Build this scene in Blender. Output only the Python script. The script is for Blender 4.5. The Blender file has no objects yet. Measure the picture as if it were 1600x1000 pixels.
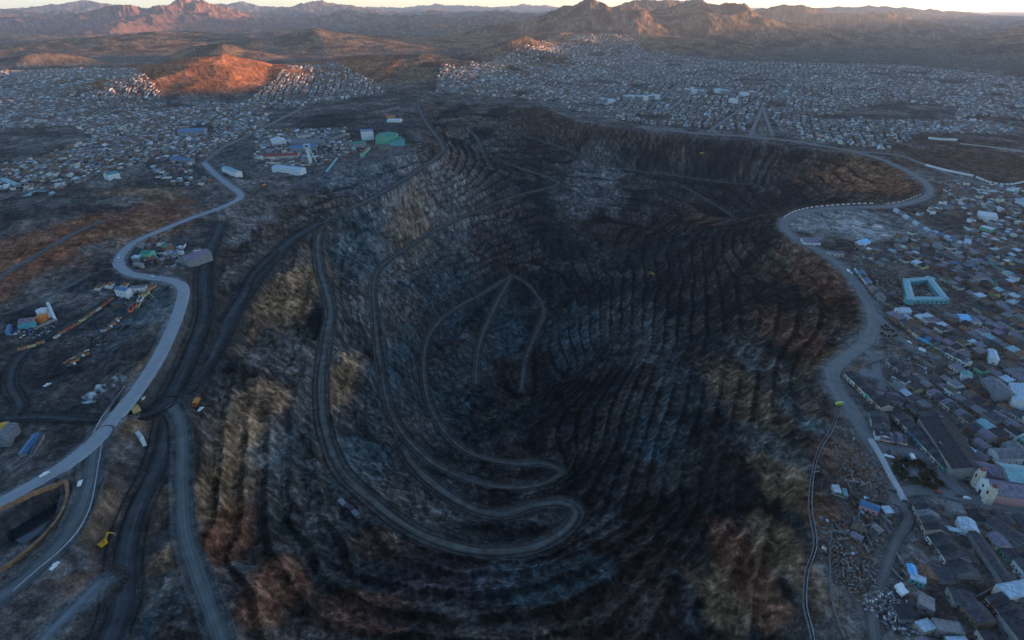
import bpy, math, random
import numpy as np
from math import radians as R
from mathutils import Vector
random.seed(7)
# ------------------------------------------------------------------ camera
F, CX, CY, HC, PITCH = 888.0, 800.0, 500.0, 300.0, R(28.9)
SP, CP = math.sin(PITCH), math.cos(PITCH)
sc = bpy.context.scene
cam = bpy.data.cameras.new('camera'); camo = bpy.data.objects.new('camera', cam)
sc.collection.objects.link(camo); sc.camera = camo
cam.sensor_width = 36.0; cam.lens = 36.0 * F / 1600.0
cam.clip_start = 1.0; cam.clip_end = 200000.0
camo.location = (0, 0, HC); camo.rotation_euler = (R(90) - PITCH, 0, 0)
# ------------------------------------------------------------------ light
SUN_AZ, SUN_EL = 87.0, 3.0            # azimuth clockwise from the view direction (+Y)
w = bpy.data.worlds.new('World'); sc.world = w; w.use_nodes = True
nt = w.node_tree; nt.nodes.clear()
sky = nt.nodes.new('ShaderNodeTexSky'); sky.sky_type = 'NISHITA'; sky.sun_disc = False
sky.sun_elevation = R(SUN_EL); sky.sun_rotation = R(SUN_AZ); sky.altitude = 4300
sky.air_density = 1.2; sky.dust_density = 1.3; sky.ozone_density = 2.0
bg = nt.nodes.new('ShaderNodeBackground'); bg.inputs['Strength'].default_value = 0.10
wo = nt.nodes.new('ShaderNodeOutputWorld')
nt.links.new(sky.outputs[0], bg.inputs[0]); nt.links.new(bg.outputs[0], wo.inputs[0])
sl = bpy.data.lights.new('sun', 'SUN'); sl.energy = 4.0; sl.angle = R(0.5); sl.color = (1.0, 0.52, 0.27)
so = bpy.data.objects.new('sun', sl); sc.collection.objects.link(so)
sd = Vector((math.sin(R(SUN_AZ)) * math.cos(R(SUN_EL)), math.cos(R(SUN_AZ)) * math.cos(R(SUN_EL)), math.sin(R(SUN_EL))))
so.rotation_euler = sd.to_track_quat('Z', 'Y').to_euler(); so.location = (600, 0, 900)
sc.view_settings.view_transform = 'Standard'; sc.view_settings.look = 'None'
sc.view_settings.gamma = 1.0; sc.view_settings.use_curve_mapping = False
sc.view_settings.exposure = 3.15
# ------------------------------------------------------------------ helpers
def at(px, py, z=0.0):
    """world point at height z seen at pixel (px, py) of the 1600x1000 photograph"""
    v = (py - CY) / F; t = (HC - z) / (SP + v * CP)
    return np.array([(px - CX) / F * t, t * (CP - v * SP), z])
def at_y(px, py, Y):
    """world point at forward distance Y on that ray"""
    v = (py - CY) / F; t = Y / (CP - v * SP)
    return np.array([(px - CX) / F * t, Y, HC - t * (SP + v * CP)])
def hsh(ix, iy, seed):
    h = (ix.astype(np.int64) * 374761393 + iy.astype(np.int64) * 668265263 + seed * 1442695041) & 0xffffffff
    h = ((h ^ (h >> 13)) * 1274126177) & 0xffffffff
    return ((h ^ (h >> 16)) & 0xffff) / 65535.0
def vn(x, y, seed=0):
    ix = np.floor(x); iy = np.floor(y); fx = x - ix; fy = y - iy
    ix = ix.astype(np.int64); iy = iy.astype(np.int64)
    ux = fx * fx * fx * (fx * (fx * 6 - 15) + 10); uy = fy * fy * fy * (fy * (fy * 6 - 15) + 10)
    a = hsh(ix, iy, seed); b = hsh(ix + 1, iy, seed); c = hsh(ix, iy + 1, seed); d = hsh(ix + 1, iy + 1, seed)
    return (a + (b - a) * ux) * (1 - uy) + (c + (d - c) * ux) * uy
def fbm(x, y, sc_, oct=4, seed=0, ridged=False):
    s = np.zeros_like(x); a = 1.0; tot = 0
    for o in range(oct):
        k = 2.03 ** o / sc_; ca, sa = math.cos(o * 1.1 + seed), math.sin(o * 1.1 + seed)
        n = vn((x * ca - y * sa) * k + 13.7 * o, (x * sa + y * ca) * k - 7.1 * o, seed + o)
        if ridged: n = 1 - np.abs(2 * n - 1)
        s += a * n; tot += a; a *= 0.5
    return s / tot
def sstep(a, b, x):
    t = np.clip((x - a) / (b - a), 0, 1); return t * t * (3 - 2 * t)
def spline(pts, n=8):
    P = np.array(pts, float); out = []
    for i in range(len(P) - 1):
        p0 = P[max(i - 1, 0)]; p1 = P[i]; p2 = P[i + 1]; p3 = P[min(i + 2, len(P) - 1)]
        for k in range(n):
            t = k / n
            out.append(0.5 * (2 * p1 + (p2 - p0) * t + (2 * p0 - 5 * p1 + 4 * p2 - p3) * t * t + (3 * p1 - p0 - 3 * p2 + p3) * t ** 3))
    out.append(P[-1]); return np.array(out)
def pxline(pts, n=8):
    """spline of (px, py, z) unprojected to the world"""
    return spline([at(*p) for p in pts], n)
# ------------------------------------------------------------------ roads: (name, width m, material key, [(px,py,z)...])
ROADS = [
 ('highway', 15, 'highway', [(318,254,0),(340,275,0),(362,292,0),(375,302,0),(372,311,0),(345,324,0),(300,340,0),(250,360,0),(212,377,0),(190,396,0),(186,411,0),(200,426,0),(235,433,0),(268,438,0),(283,447,0),(285,462,0),(275,495,0),(258,535,0),(238,572,0),(205,620,0),(172,660,0),(150,685,0),(120,712,0),(70,745,0),(0,785,0),(-60,820,0)]),
 ('town_road', 9, 'town', [(470,170,0),(440,185,0),(390,210,0),(345,232,0),(318,254,0)]),
 ('service_road', 14, 'slip', [(158,677,-.5),(146,710,-1.5),(138,760,-3.5),(115,820,-6),(80,865,-8),(30,910,-10),(-40,960,-12)]),
 ('rim_road', 15, 'town', [(1000,198,0),(1090,208,0),(1180,214,0),(1250,222,0),(1330,236,0),(1375,248,0),(1420,268,0),(1445,285,0),(1453,300,0),(1435,313,0),(1390,322,0),(1330,324,0),(1275,328,0),(1237,338,0),(1225,352,0),(1240,370,0),(1290,398,0),(1330,432,0),(1352,465,0),(1365,500,0),(1356,530,0),(1325,556,0),(1302,578,0),(1308,605,0),(1335,645,0),(1362,690,0),(1385,735,0),(1400,770,0),(1410,790,0)]),
 ('town_street', 11, 'town', [(1368,490,0),(1395,520,0),(1430,542,0),(1470,560,0)]),
 ('town_street', 10, 'town', [(1350,545,0),(1366,560,0),(1372,590,0),(1380,610,0)]),
 ('town_street', 11, 'town', [(1400,770,0),(1450,765,0),(1520,780,0),(1600,795,0),(1680,810,0)]),
 ('town_street', 10, 'town', [(1365,690,0),(1410,702,0),(1460,715,0),(1480,745,0),(1510,775,0)]),
 ('dirt_street', 8, 'dirt', [(1410,790,0),(1420,810,0),(1400,845,0),(1383,890,0),(1370,930,0),(1364,965,0),(1366,1000,0),(1372,1050,0)]),
 ('valley_road', 9, 'town', [(1330,236,0),(1400,242,0),(1440,255,0),(1500,278,0),(1560,290,0),(1660,300,0)]),
 ('upper_haul_road', 12, 'haul', [(652,165,-3),(665,190,-8),(690,225,-12),(688,240,-14),(650,268,-18),(590,305,-26),(540,330,-34),(508,347,-40),(497,375,-44),(500,420,-50),(516,480,-58),(508,540,-64),(502,600,-70),(506,660,-76),(530,730,-84),(580,780,-90),(640,825,-96),(700,850,-101),(760,862,-105),(830,855,-110),(880,830,-114),(900,800,-117),(875,785,-119),(830,790,-121),(780,803,-124),(720,785,-130),(670,750,-136),(640,718,-140),(632,702,-141)]),
 ('middle_haul_road', 9, 'haul', [(704,215,-35),(735,208,-45),(748,220,-55),(760,243,-80),(820,265,-100),(862,279,-108),(868,290,-110),(800,308,-110),(700,350,-108),(640,385,-106),(588,428,-105),(588,520,-112),(598,590,-121),(610,640,-129),(625,670,-134),(642,692,-139),(680,725,-145),(740,752,-148),(800,762,-154),(850,755,-158),(876,738,-161),(850,724,-163),(800,724,-165),(740,710,-169),(700,680,-173),(675,640,-176),(663,590,-179),(668,530,-182),(700,490,-184),(760,455,-187),(800,430,-190)]),
 ('inner_ramp', 9, 'haul', [(800,430,-190),(778,470,-193),(757,515,-196),(746,555,-200),(744,598,-203)]),
 ('inner_ramp', 6, 'haul', [(805,432,-190),(830,450,-193),(850,485,-196),(838,520,-203),(822,560,-208),(814,610,-212)]),
 ('wall_track', 6, 'haul', [(700,190,-15),(800,206,-42),(900,240,-75),(960,262,-90),(1040,272,-92),(1110,282,-92),(1195,291,-88)]),
 ('wall_track', 5, 'haul', [(1065,290,-96),(1105,312,-105),(1140,335,-110),(1162,350,-112)]),
 ('west_haul_road', 20, 'dark', [(500,348,-40),(455,375,-35),(420,412,-31),(385,455,-27),(355,505,-23),(325,560,-18),(300,595,-15),(262,628,-12)]),
 ('west_haul_road', 17, 'dark', [(345,350,-8),(328,390,-10),(318,430,-12),(318,490,-14),(300,545,-14),(280,590,-13),(262,628,-12)]),
 ('south_haul_road', 18, 'dark', [(262,628,-12),(262,665,-13),(245,730,-15),(212,800,-18),(195,870,-21),(190,940,-24),(170,1000,-26),(150,1060,-27)]),
 ('south_ramp', 12, 'slip', [(266,632,-12),(281,660,-12.6),(284,700,-14),(284,770,-18),(288,830,-22),(305,890,-26),(325,945,-29),(345,1000,-32),(360,1060,-34)]),
 ('rail_yard_track', 12, 'dark', [(262,628,-12),(235,645,-12),(215,650,-13)]),
 ('bench_track', 8, 'dark', [(430,395,-31),(395,430,-28),(375,470,-26),(350,500,-24)]),
 ('spur_track', 8, 'pale', [(160,905,-18),(125,940,-19),(90,975,-20),(50,1020,-21)]),
 ('rail_yard_track', 9, 'dark', [(-40,655,-18),(60,652,-18),(130,655,-17),(168,655,-16)]),
 ('rail_yard_track', 9, 'dark', [(-40,690,-16),(30,640,-19),(15,600,-17),(30,560,-15),(70,530,-13),(140,490,-10),(190,462,-8)]),
 ('hill_track', 6, 'dirt', [(-30,448,2),(20,420,4),(70,390,6),(115,365,8),(160,345,9)]),
 ('hill_track', 5, 'dirt', [(-20,500,-14),(60,470,-12),(130,435,-9),(180,418,-4)]),
 ('upper_track', 7, 'dirt', [(400,308,-3),(470,285,-4),(540,252,-5),(600,240,-6),(640,225,-8)]),
 ('rim_track', 5, 'dirt', [(650,160,-1),(760,159,-1),(860,163,-1),(900,178,-2),(1000,196,-1)]),
]
POINTS = [ # extra height controls (px,py,z)
 (820,640,-216),(800,560,-211),(830,620,-216),(850,540,-212),(760,650,-205),(880,600,-205),(840,410,-192),(860,405,-192),
 (1130,600,-55),(960,600,-125),(1200,450,-48),(1050,450,-108),(930,450,-160),(1180,800,-33),(1050,800,-72),(960,800,-102),
 (1090,900,-40),(1080,960,-40),(1105,840,-42),(450,1000,-50),(600,960,-62),(700,965,-66),(800,1000,-60),(950,1000,-60),(1070,1000,-42),(1200,1000,-14),(1150,900,-26),
 (0,368,10),(60,340,12),(130,308,14),(200,305,14),(280,316,9),(0,480,-17),(100,455,-17),(165,428,-12),
 (0,650,-17),(100,625,-20),(60,560,-15),(150,560,-15),(120,590,-22),(140,615,-23),(180,560,-14),(100,520,-13),(200,480,-9),(230,460,-5),(30,700,-12),(100,690,-8),(60,730,-8),
 (50,805,-17),(90,790,-15),(20,840,-17),(0,800,-14),(200,640,-11),(215,630,-11),(175,720,-10),(200,700,-12),(150,850,-14),(100,900,-14),(60,960,-17),(0,1000,-18),
 (560,290,-12),(600,262,-10),(520,300,-14),(460,330,-18),(400,350,-12),(380,400,-16),(440,300,-6),(350,330,-2),(230,400,-3),(260,400,-6),(300,380,-6),(280,420,-6),
 (1300,350,-1),(1400,370,-1),(1450,215,8),(1550,215,14),(1500,235,6),(1600,250,2),
 (720,380,-118),(760,400,-150),(900,330,-140),(1000,360,-140),(650,480,-140),(560,500,-85),(560,650,-98),(450,500,-42),(430,620,-45),(400,760,-50),(330,700,-28),(380,880,-48),(420,700,-52),(460,820,-68),(550,900,-80),
]
RIM = [(1265,1040),(1270,1000),(1260,900),(1268,720),(1300,660),(1316,640),(1294,600),(1290,575),(1320,548),(1348,524),(1354,495),(1338,460),(1318,432),(1280,402),(1225,372),(1212,350),(1228,332),(1275,321),(1330,317),(1390,315),(1425,308),(1442,298),(1432,284),(1405,268),(1365,250),(1320,240),(1250,229),(1180,221),(1090,213),(1000,202),(900,188),(850,168),(760,164),(655,160),(645,180),(660,215),(645,238),(590,255),(530,272),(470,300),(420,325),(350,345),(310,440),(300,500),(280,570),(225,640),(230,690),(215,750),(160,870),(60,1000),(20,1060)]
ZP = [(x, y, 0) for x, y in RIM[:38]]
wr = [np.array([x, 95.0, -4.0]) for x in range(-110, 171, 20)]
GX0, GY0, GC, GNX, GNY = -1600.0, 20.0, 6.0, 576, 480
def solve():
    samples = [pxline(r[3], 12) for r in ROADS] + [np.array([at(*p) for p in POINTS]), pxline(ZP, 10), np.array(wr)]
    S = np.vstack(samples)
    Z = None
    for lev in (16, 8, 4, 2, 1):
        c = GC * lev; nx, ny = GNX // lev, GNY // lev
        ix = ((S[:, 0] - GX0) / c).astype(int); iy = ((S[:, 1] - GY0) / c).astype(int)
        ok = (ix >= 0) & (ix < nx) & (iy >= 0) & (iy < ny)
        acc = np.zeros((ny, nx)); cnt = np.zeros((ny, nx))
        np.add.at(acc, (iy[ok], ix[ok]), S[ok, 2]); np.add.at(cnt, (iy[ok], ix[ok]), 1)
        m = cnt > 0; v = acc / np.maximum(cnt, 1)
        if Z is None: Z = np.zeros((ny, nx))
        else: Z = np.kron(Z, np.ones((2, 2)))
        Z[m] = v[m]
        for it in range(500 if lev > 2 else 220):
            P = np.pad(Z, 1, mode='edge'); P[0, :] = P[1, :]; P[-1, :] = 0; P[:, 0] = 0; P[:, -1] = 0
            A = (P[:-2, 1:-1] + P[2:, 1:-1] + P[1:-1, :-2] + P[1:-1, 2:]) * 0.25
            Z = np.where(m, v, A)
    for it in range(3):
        P = np.pad(Z, 1, mode='edge')
        Z = (P[:-2, 1:-1] + P[2:, 1:-1] + P[1:-1, :-2] + P[1:-1, 2:] + 2 * P[1:-1, 1:-1]) / 6
    return Z
GZ = solve()
def inpoly(x, y, poly):
    r = np.zeros(x.shape, bool); n = len(poly)
    for i in range(n):
        x1, y1 = poly[i]; x2, y2 = poly[(i + 1) % n]
        if y1 == y2: continue
        c = ((y1 > y) != (y2 > y)) & (x < (x2 - x1) * (y - y1) / (y2 - y1) + x1); r ^= c
    return r
def blur(M, k):
    for it in range(k):
        P = np.pad(M, 1, mode='edge')
        M = (P[:-2, 1:-1] + P[2:, 1:-1] + P[1:-1, :-2] + P[1:-1, 2:] + P[1:-1, 1:-1]) / 5
    return M
_rim = [at(x, y, 0)[:2] for x, y in RIM]
gx = GX0 + (np.arange(GNX) + .5) * GC; gy = GY0 + (np.arange(GNY) + .5) * GC
GXX, GYY = np.meshgrid(gx, gy)
GM = blur(inpoly(GXX, GYY, _rim).astype(float), 3)          # pit mask
def samp(G, x, y):
    u = np.clip((x - GX0) / GC - .5, 0, GNX - 1.001); v = np.clip((y - GY0) / GC - .5, 0, GNY - 1.001)
    i = u.astype(int); j = v.astype(int); fu = u - i; fv = v - j
    return (G[j, i] * (1 - fu) + G[j, i + 1] * fu) * (1 - fv) + (G[j + 1, i] * (1 - fu) + G[j + 1, i + 1] * fu) * fv
# mountains: crest polylines (px, py, forward distance), foot width m, roughness
HILLS = [
 (760, .5, [(338,82,2820),(408,101,2880),(480,120,2920)]), (480, .7, [(328,85,2850),(280,97,3000),(215,103,3200)]),
 (1300, 1.5, [(150,38,9300),(190,17,9500),(230,21,9700),(270,10,9800),(300,6,9900),(322,10,9900),(368,40,9300)]),
 (1800, .8, [(-40,20,12000),(30,20,12000),(105,40,11000)]), (3000, .8, [(20,12,18000),(130,3,18000),(200,14,18000)]),
 (220, .5, [(5,94,3600),(50,86,3600),(92,83,3700)]), (1300, .8, [(150,70,5200),(245,46,5200),(310,60,5200)]),
 (260, .5, [(300,72,3900),(345,69,3900),(385,80,3900)]), (1100, .9, [(420,62,5000),(500,46,5100),(560,68,4900)]),
 (1000, .8, [(380,60,6500),(440,52,6800),(480,66,6500)]),
 (950, .6, [(530,96,3300),(600,86,3200),(660,84,3100),(705,100,3000)]), (900, .9, [(560,70,6500),(600,64,7000),(650,78,7000)]),
 (2000, 1., [(690,74,8000),(765,27,9000),(800,28,9500),(860,24,10000)]), (560, .8, [(735,104,3150),(775,74,3400),(812,55,3600),(846,78,3500)]),
 (1250, 1.3, [(770,84,5000),(825,50,5200),(880,20,5400),(925,8,5500),(955,15,5500),(1000,42,5200)]),
 (1300, 1., [(960,24,7200),(1000,12,7400),(1050,9,7500),(1080,22,7200)]),
 (1450, 1.3, [(1040,30,5700),(1080,13,5800),(1110,3,6000),(1150,12,6000),(1200,28,6000),(1245,52,5700),(1340,80,5000)]),
 (850, 1., [(980,60,5200),(1030,42,5300),(1062,50,5200)]),
 (1500, 1.1, [(1180,20,7600),(1235,12,7600),(1310,22,7300),(1360,24,7000),(1420,42,6600),(1470,76,6000)]),
 (1900, .8, [(1380,30,9800),(1480,34,9500),(1560,40,9000),(1610,56,8500),(1700,60,8500)]), (600, .6, [(1550,92,5000),(1640,66,5000)]),
 (3000, 1., [(330,20,20000),(362,4,20000),(400,16,20000)]), (2600, 1., [(440,16,16000),(500,4,17000),(530,9,17000),(570,18,16000)]),
 (4000, 1.2, [(560,14,25000),(640,12,25000),(700,9,26000),(760,11,25000),(830,9,26000),(900,14,25000)]),
 (3000, 1.2, [(640,26,14000),(700,40,13000),(740,48,12000)]), (3000, 1.2, [(980,10,20000),(1050,3,20000),(1120,12,20000)]),
 (3000, 1., [(1150,18,15000),(1300,14,15000),(1400,12,15000),(1500,24,14000),(1600,34,14000)]),
]
WHILLS = [(wd, rg, [at_y(*p) for p in pts]) for wd, rg, pts in HILLS]
# the range that hides the low sun, east of the view
# its crest is set from where the sunlight first touches each place (x, y, height of the shadow's edge)
_cr = []
for _x, _y, _t in [(-2500,-3000,75),(-2500,0,75),(-2500,1900,75),(-1150,2200,40),(-1150,2400,5),(-1150,2950,5),(-600,3150,100),(40,3150,70),(40,3250,30),(40,3620,25),(600,3680,120),(720,3820,25),(720,4120,25),(1200,4330,120),(900,4650,90),(900,5300,70),(1500,5400,120),(1500,5750,50),(2200,6050,130),(2200,6500,60),(3000,6800,150),(3000,7300,60),(0,8000,150),(-5200,8900,120),(-5200,9400,95),(-5200,10600,90),(-5000,14000,200)]:
    _X = 4300.0
    for _ in range(30): _yy = _y + (_X - _x) / math.tan(R(SUN_AZ)); _X = max(4300.0, .93 * _yy + 250)
    _cr.append((_X, _yy, _t + (_X - _x) / math.sin(R(SUN_AZ)) * math.tan(R(SUN_EL))))
_cr.sort(key=lambda p: p[1])
WHILLS.append((1300, .10, [np.array(p, float) for p in _cr]))
def seg_dist(x, y, a, b):
    dx, dy = b[0] - a[0], b[1] - a[1]; L = dx * dx + dy * dy + 1e-9
    t = np.clip(((x - a[0]) * dx + (y - a[1]) * dy) / L, 0, 1)
    return np.hypot(x - a[0] - t * dx, y - a[1] - t * dy), t
def far_height(x, y):
    h = np.zeros_like(x)
    d0 = np.hypot(x, y)
    wx = (fbm(x, y, 700, 4, 51) - .5) * 2; wy = (fbm(x, y, 700, 4, 61) - .5) * 2
    rid = fbm(x, y, 380, 6, 71, True); rid2 = fbm(x, y, 1200, 3, 77, True)
    for wd, rg, P in WHILLS:
        bb = np.array(P); m = (x > bb[:, 0].min() - wd * 1.3) & (x < bb[:, 0].max() + wd * 1.3) & (y > bb[:, 1].min() - wd * 1.3) & (y < bb[:, 1].max() + wd * 1.3)
        if not m.any(): continue
        xs = x[m] + wx[m] * min(wd, 1200) * .2; ys = y[m] + wy[m] * min(wd, 1200) * .2; best = np.zeros_like(xs)
        for a, b in zip(P[:-1], P[1:]):
            d, t = seg_dist(xs, ys, a, b)
            k = np.clip(1 - d / wd, 0, 1)
            z = (a[2] + (b[2] - a[2]) * t) * (0.8 * k ** 1.12 + .2 * sstep(0, 1, k))
            best = np.maximum(best, z)
        best *= 1 + rg * ((.75 - .35 * sstep(4200, 5200, d0[m])) * (rid[m] - .62) + .55 * (rid2[m] - .6) * sstep(2500, 5000, d0[m])) * sstep(0, 60, best)
        h[m] = np.maximum(h[m], best)
    roll = (fbm(x, y, 1500, 5, 91) - .38) * 170 * sstep(3600, 7000, d0) + (fbm(x, y, 350, 4, 95) - .4) * 22 * sstep(2400, 4200, d0)
    far_r = np.maximum(fbm(x, y, 3000, 6, 97, True) - .56, 0) * 620 * sstep(6500, 11000, d0) * (x < 3500 + .35 * y)
    h = np.maximum(h, far_r)
    return h + np.maximum(roll, -10) * (1 - .6 * sstep(0, 120, h))
def rim_noise(x, y):
    return (fbm(x, y, 160, 3, 5) - .5)
POND = [at(a, b, -13.4)[:2] for a, b in [(12,842),(18,800),(45,780),(80,768),(99,764),(99,785),(87,808),(64,833),(38,852)]]
def bench_phase(x, y, b):
    q = (b + (fbm(x, y, 260, 3, 11) - .5) * 24 + (fbm(x, y, 50, 3, 15) - .5) * 3.4) / 9.2
    return q - np.floor(q), q
def base_height(x, y, fine=True):
    x = np.asarray(x, float); y = np.asarray(y, float)
    b = samp(GZ, x, y); pit = samp(GM, x, y)
    edge = sstep(GX0 + GC * GNX, GX0 + GC * GNX - 200, x) * sstep(GX0, GX0 + 200, x) * sstep(GY0 + GC * GNY, GY0 + GC * GNY - 200, y)
    b = b * edge; pit = pit * edge
    # benches
    right = sstep(-60, 100, x) * 0.85 + .32
    right = np.where(y > 1000, .8, right); right = np.maximum(right, .95 * sstep(520, 340, y))
    st = 9.2
    fq, q = bench_phase(x, y, b)
    terr = (np.floor(q) + np.clip((fq - .5) / .42, 0, 1)) * st - q * st
    amt = np.clip(right * (0.55 + 1.1 * fbm(x, y, 190, 2, 21)), 0, 1) * sstep(-2, -12, b)
    crag = fbm(x, y, 75, 6, 31, True)
    slope_noise = (crag - .6) * 34 * sstep(0, -30, b) * (1.15 - .8 * np.clip(right, 0, 1))
    h = b + pit * (terr * amt + slope_noise + (fbm(x, y, 16, 5, 45, True) - .6) * (6.0 - 3.2 * sstep(-20, 120, x)) + (fbm(x, y, 5, 3, 47, True) - .5) * 2.0)
    # waste ground and spoil outside
    wl = sstep(-150, -350, x) * sstep(1500, 1200, y)
    h += (1 - pit) * ((fbm(x, y, 60, 6, 25, True) - .6) * 15.0 * wl + (fbm(x, y, 22, 3, 27) - .5) * 1.0)
    h += far_height(x, y) * (1 - pit)
    h = np.where(inpoly(x, y, POND), np.minimum(h, -17.5), h)
    return h
RW = [(r[0], r[1], r[2], pxline(r[3], 10)) for r in ROADS]
def carve(x, y, h, mask=None):
    for nm, wd, mk, L in RW:
        m0 = (x > L[:, 0].min() - 40) & (x < L[:, 0].max() + 40) & (y > L[:, 1].min() - 40) & (y < L[:, 1].max() + 40)
        if not m0.any(): continue
        idx = np.nonzero(m0)[0]; xs = x[idx]; ys = y[idx]
        bd = np.full(xs.shape, 1e9); bz = np.zeros_like(xs)
        for a, b in zip(L[:-1], L[1:]):
            near = (xs > min(a[0], b[0]) - 36) & (xs < max(a[0], b[0]) + 36) & (ys > min(a[1], b[1]) - 36) & (ys < max(a[1], b[1]) + 36)
            if not near.any(): continue
            d, t = seg_dist(xs[near], ys[near], a, b); z = a[2] + (b[2] - a[2]) * t
            cur = bd[near]; up = d < cur
            bd[near] = np.where(up, d, cur); bz[near] = np.where(up, z, bz[near])
        hw = wd / 2 + np.where(np.hypot(xs, ys) > 1200, 2.5, 1.0)
        k = 1 - sstep(0, 11, bd - hw)
        h[idx] = h[idx] * (1 - k) + (bz - .35) * k
        if mk in ('haul', 'dark', 'slip'):
            e = bd - hw; h[idx] += 1.5 * np.clip(1 - np.abs(e - 1.2) / 1.6, 0, 1) * (.55 + .9 * fbm(xs, ys, 9, 2, 203))
        if mask is not None: mask.append((idx, bd - wd / 2, mk, wd))
    return h
def H(x, y):
    x = np.atleast_1d(np.asarray(x, float)); y = np.atleast_1d(np.asarray(y, float))
    return carve(x, y, base_height(x, y))
def hit(px, py):
    """point of the ground seen at a pixel"""
    z = 0.0
    for i in range(6):
        p = at(px, py, z); z = .3 * z + .7 * float(H(p[0], p[1])[0])
    p = at(px, py, z); p[2] = float(H(p[0], p[1])[0]); return p
# ------------------------------------------------------------------ materials
def mat(name, col=(.2, .2, .2), rough=.9, noise=0.0, nscale=1.0, metal=0.0, bump=0.0):
    m = bpy.data.materials.new(name); m.use_nodes = True; n = m.node_tree; b = n.nodes['Principled BSDF']
    b.inputs['Roughness'].default_value = rough; b.inputs['Metallic'].default_value = metal
    if rough > .5: b.inputs['Specular IOR Level'].default_value = .12
    b.inputs['Base Color'].default_value = (*col, 1)
    if noise or bump:
        tc = n.nodes.new('ShaderNodeTexCoord'); nz = n.nodes.new('ShaderNodeTexNoise')
        nz.inputs['Scale'].default_value = nscale; nz.inputs['Detail'].default_value = 5; nz.inputs['Roughness'].default_value = .65
        n.links.new(tc.outputs['Object'], nz.inputs['Vector'])
        if noise:
            rp = n.nodes.new('ShaderNodeValToRGB'); e = rp.color_ramp.elements
            e[0].position = .3; e[1].position = .7
            e[0].color = (*[c * (1 - noise) for c in col], 1); e[1].color = (*[min(1, c * (1 + noise)) for c in col], 1)
            n.links.new(nz.outputs['Fac'], rp.inputs[0]); n.links.new(rp.outputs[0], b.inputs['Base Color'])
        if bump:
            bp = n.nodes.new('ShaderNodeBump'); bp.inputs['Strength'].default_value = bump; bp.inputs['Distance'].default_value = .2
            n.links.new(nz.outputs['Fac'], bp.inputs['Height']); n.links.new(bp.outputs[0], b.inputs['Normal'])
    return m
def mesh_obj(name, V, Fc, material=None, parent=None, smooth=False):
    me = bpy.data.meshes.new(name); me.from_pydata([tuple(map(float, v)) for v in V], [], Fc); me.update()
    o = bpy.data.objects.new(name, me); sc.collection.objects.link(o)
    if material is not None:
        for mm in (material if isinstance(material, (list, tuple)) else [material]): me.materials.append(mm)
    if parent is not None: o.parent = parent
    if smooth: me.shade_smooth()
    return o
# ------------------------------------------------------------------ terrain sheet (fan of cells that grow with distance)
NA = 1440; OY = -150.0
rr = [150.0]
while rr[-1] < 46000:
    r = rr[-1]; rr.append(r * (1 + (.0027 if r < 1150 else .0045 if r < 2600 else .0065 if r < 7000 else .014)))
rr = np.array(rr); NR = len(rr)
ang = np.radians(np.linspace(-50, 50, NA))
AA, RRR = np.meshgrid(ang, rr)
TX = (np.sin(AA) * RRR).ravel(); TY = (np.cos(AA) * RRR + OY).ravel()
RMASK = []
TZ = carve(TX, TY, base_height(TX, TY), RMASK)
def grid_mesh(name, X, Y, Z, nr, na):
    me = bpy.data.meshes.new(name); nv = nr * na
    me.vertices.add(nv); co = np.empty((nv, 3), np.float32); co[:, 0] = X; co[:, 1] = Y; co[:, 2] = Z
    me.vertices.foreach_set('co', co.ravel())
    i, j = np.meshgrid(np.arange(nr - 1), np.arange(na - 1), indexing='ij'); b = (i * na + j).ravel()
    q = np.stack([b, b + 1, b + na + 1, b + na], 1)[:, ::-1].astype(np.int32)
    nf = len(q); me.loops.add(nf * 4); me.polygons.add(nf)
    me.loops.foreach_set('vertex_index', q.ravel()); me.polygons.foreach_set('loop_start', np.arange(nf, dtype=np.int32) * 4)
    me.polygons.foreach_set('loop_total', np.full(nf, 4, np.int32)); me.update(calc_edges=True); me.shade_flat()
    o = bpy.data.objects.new(name, me); sc.collection.objects.link(o); return o
terrain = grid_mesh('terrain', TX, TY, TZ, NR, NA); terrain['kind'] = 'structure'
# ground outside the fine sheet, with the range east of the town that hides the low sun
def outer_ground():
    gx_ = np.arange(-5000, 8001, 80.0); gy_ = np.arange(-4500, 7001, 80.0); X, Y = np.meshgrid(gx_, gy_)
    Z = far_height(X.ravel(), Y.ravel()).reshape(X.shape) + samp(GZ, X, Y) * sstep(GX0, GX0 + 200, X) * sstep(GX0 + GC * GNX, GX0 + GC * GNX - 200, X) * (Y > 20) * (Y < 2800)
    A = np.degrees(np.abs(np.arctan2(X, Y - OY))); Rr = np.hypot(X, Y - OY)
    ins = (A < 49.4) & (Rr > 160)
    Z = np.where(ins, Z - 12, Z - .5)
    deep = (A < 47.5) & (Rr > 260)
    V = np.stack([X.ravel(), Y.ravel(), Z.ravel()], 1); nx = len(gx_); Fc = []
    dr = deep.ravel()
    for j in range(len(gy_) - 1):
        for i in range(nx - 1):
            a = j * nx + i
            if dr[a] and dr[a + 1] and dr[a + nx] and dr[a + nx + 1]: continue
            Fc.append((a, a + 1, a + nx + 1, a + nx))
    o = mesh_obj('terrain', V, Fc, None, smooth=True); o['kind'] = 'structure'
    o.data.materials.append(mat('puna soil', (.11, .09, .07), .95, .3, .01)); return o
outer_ground()
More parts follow.
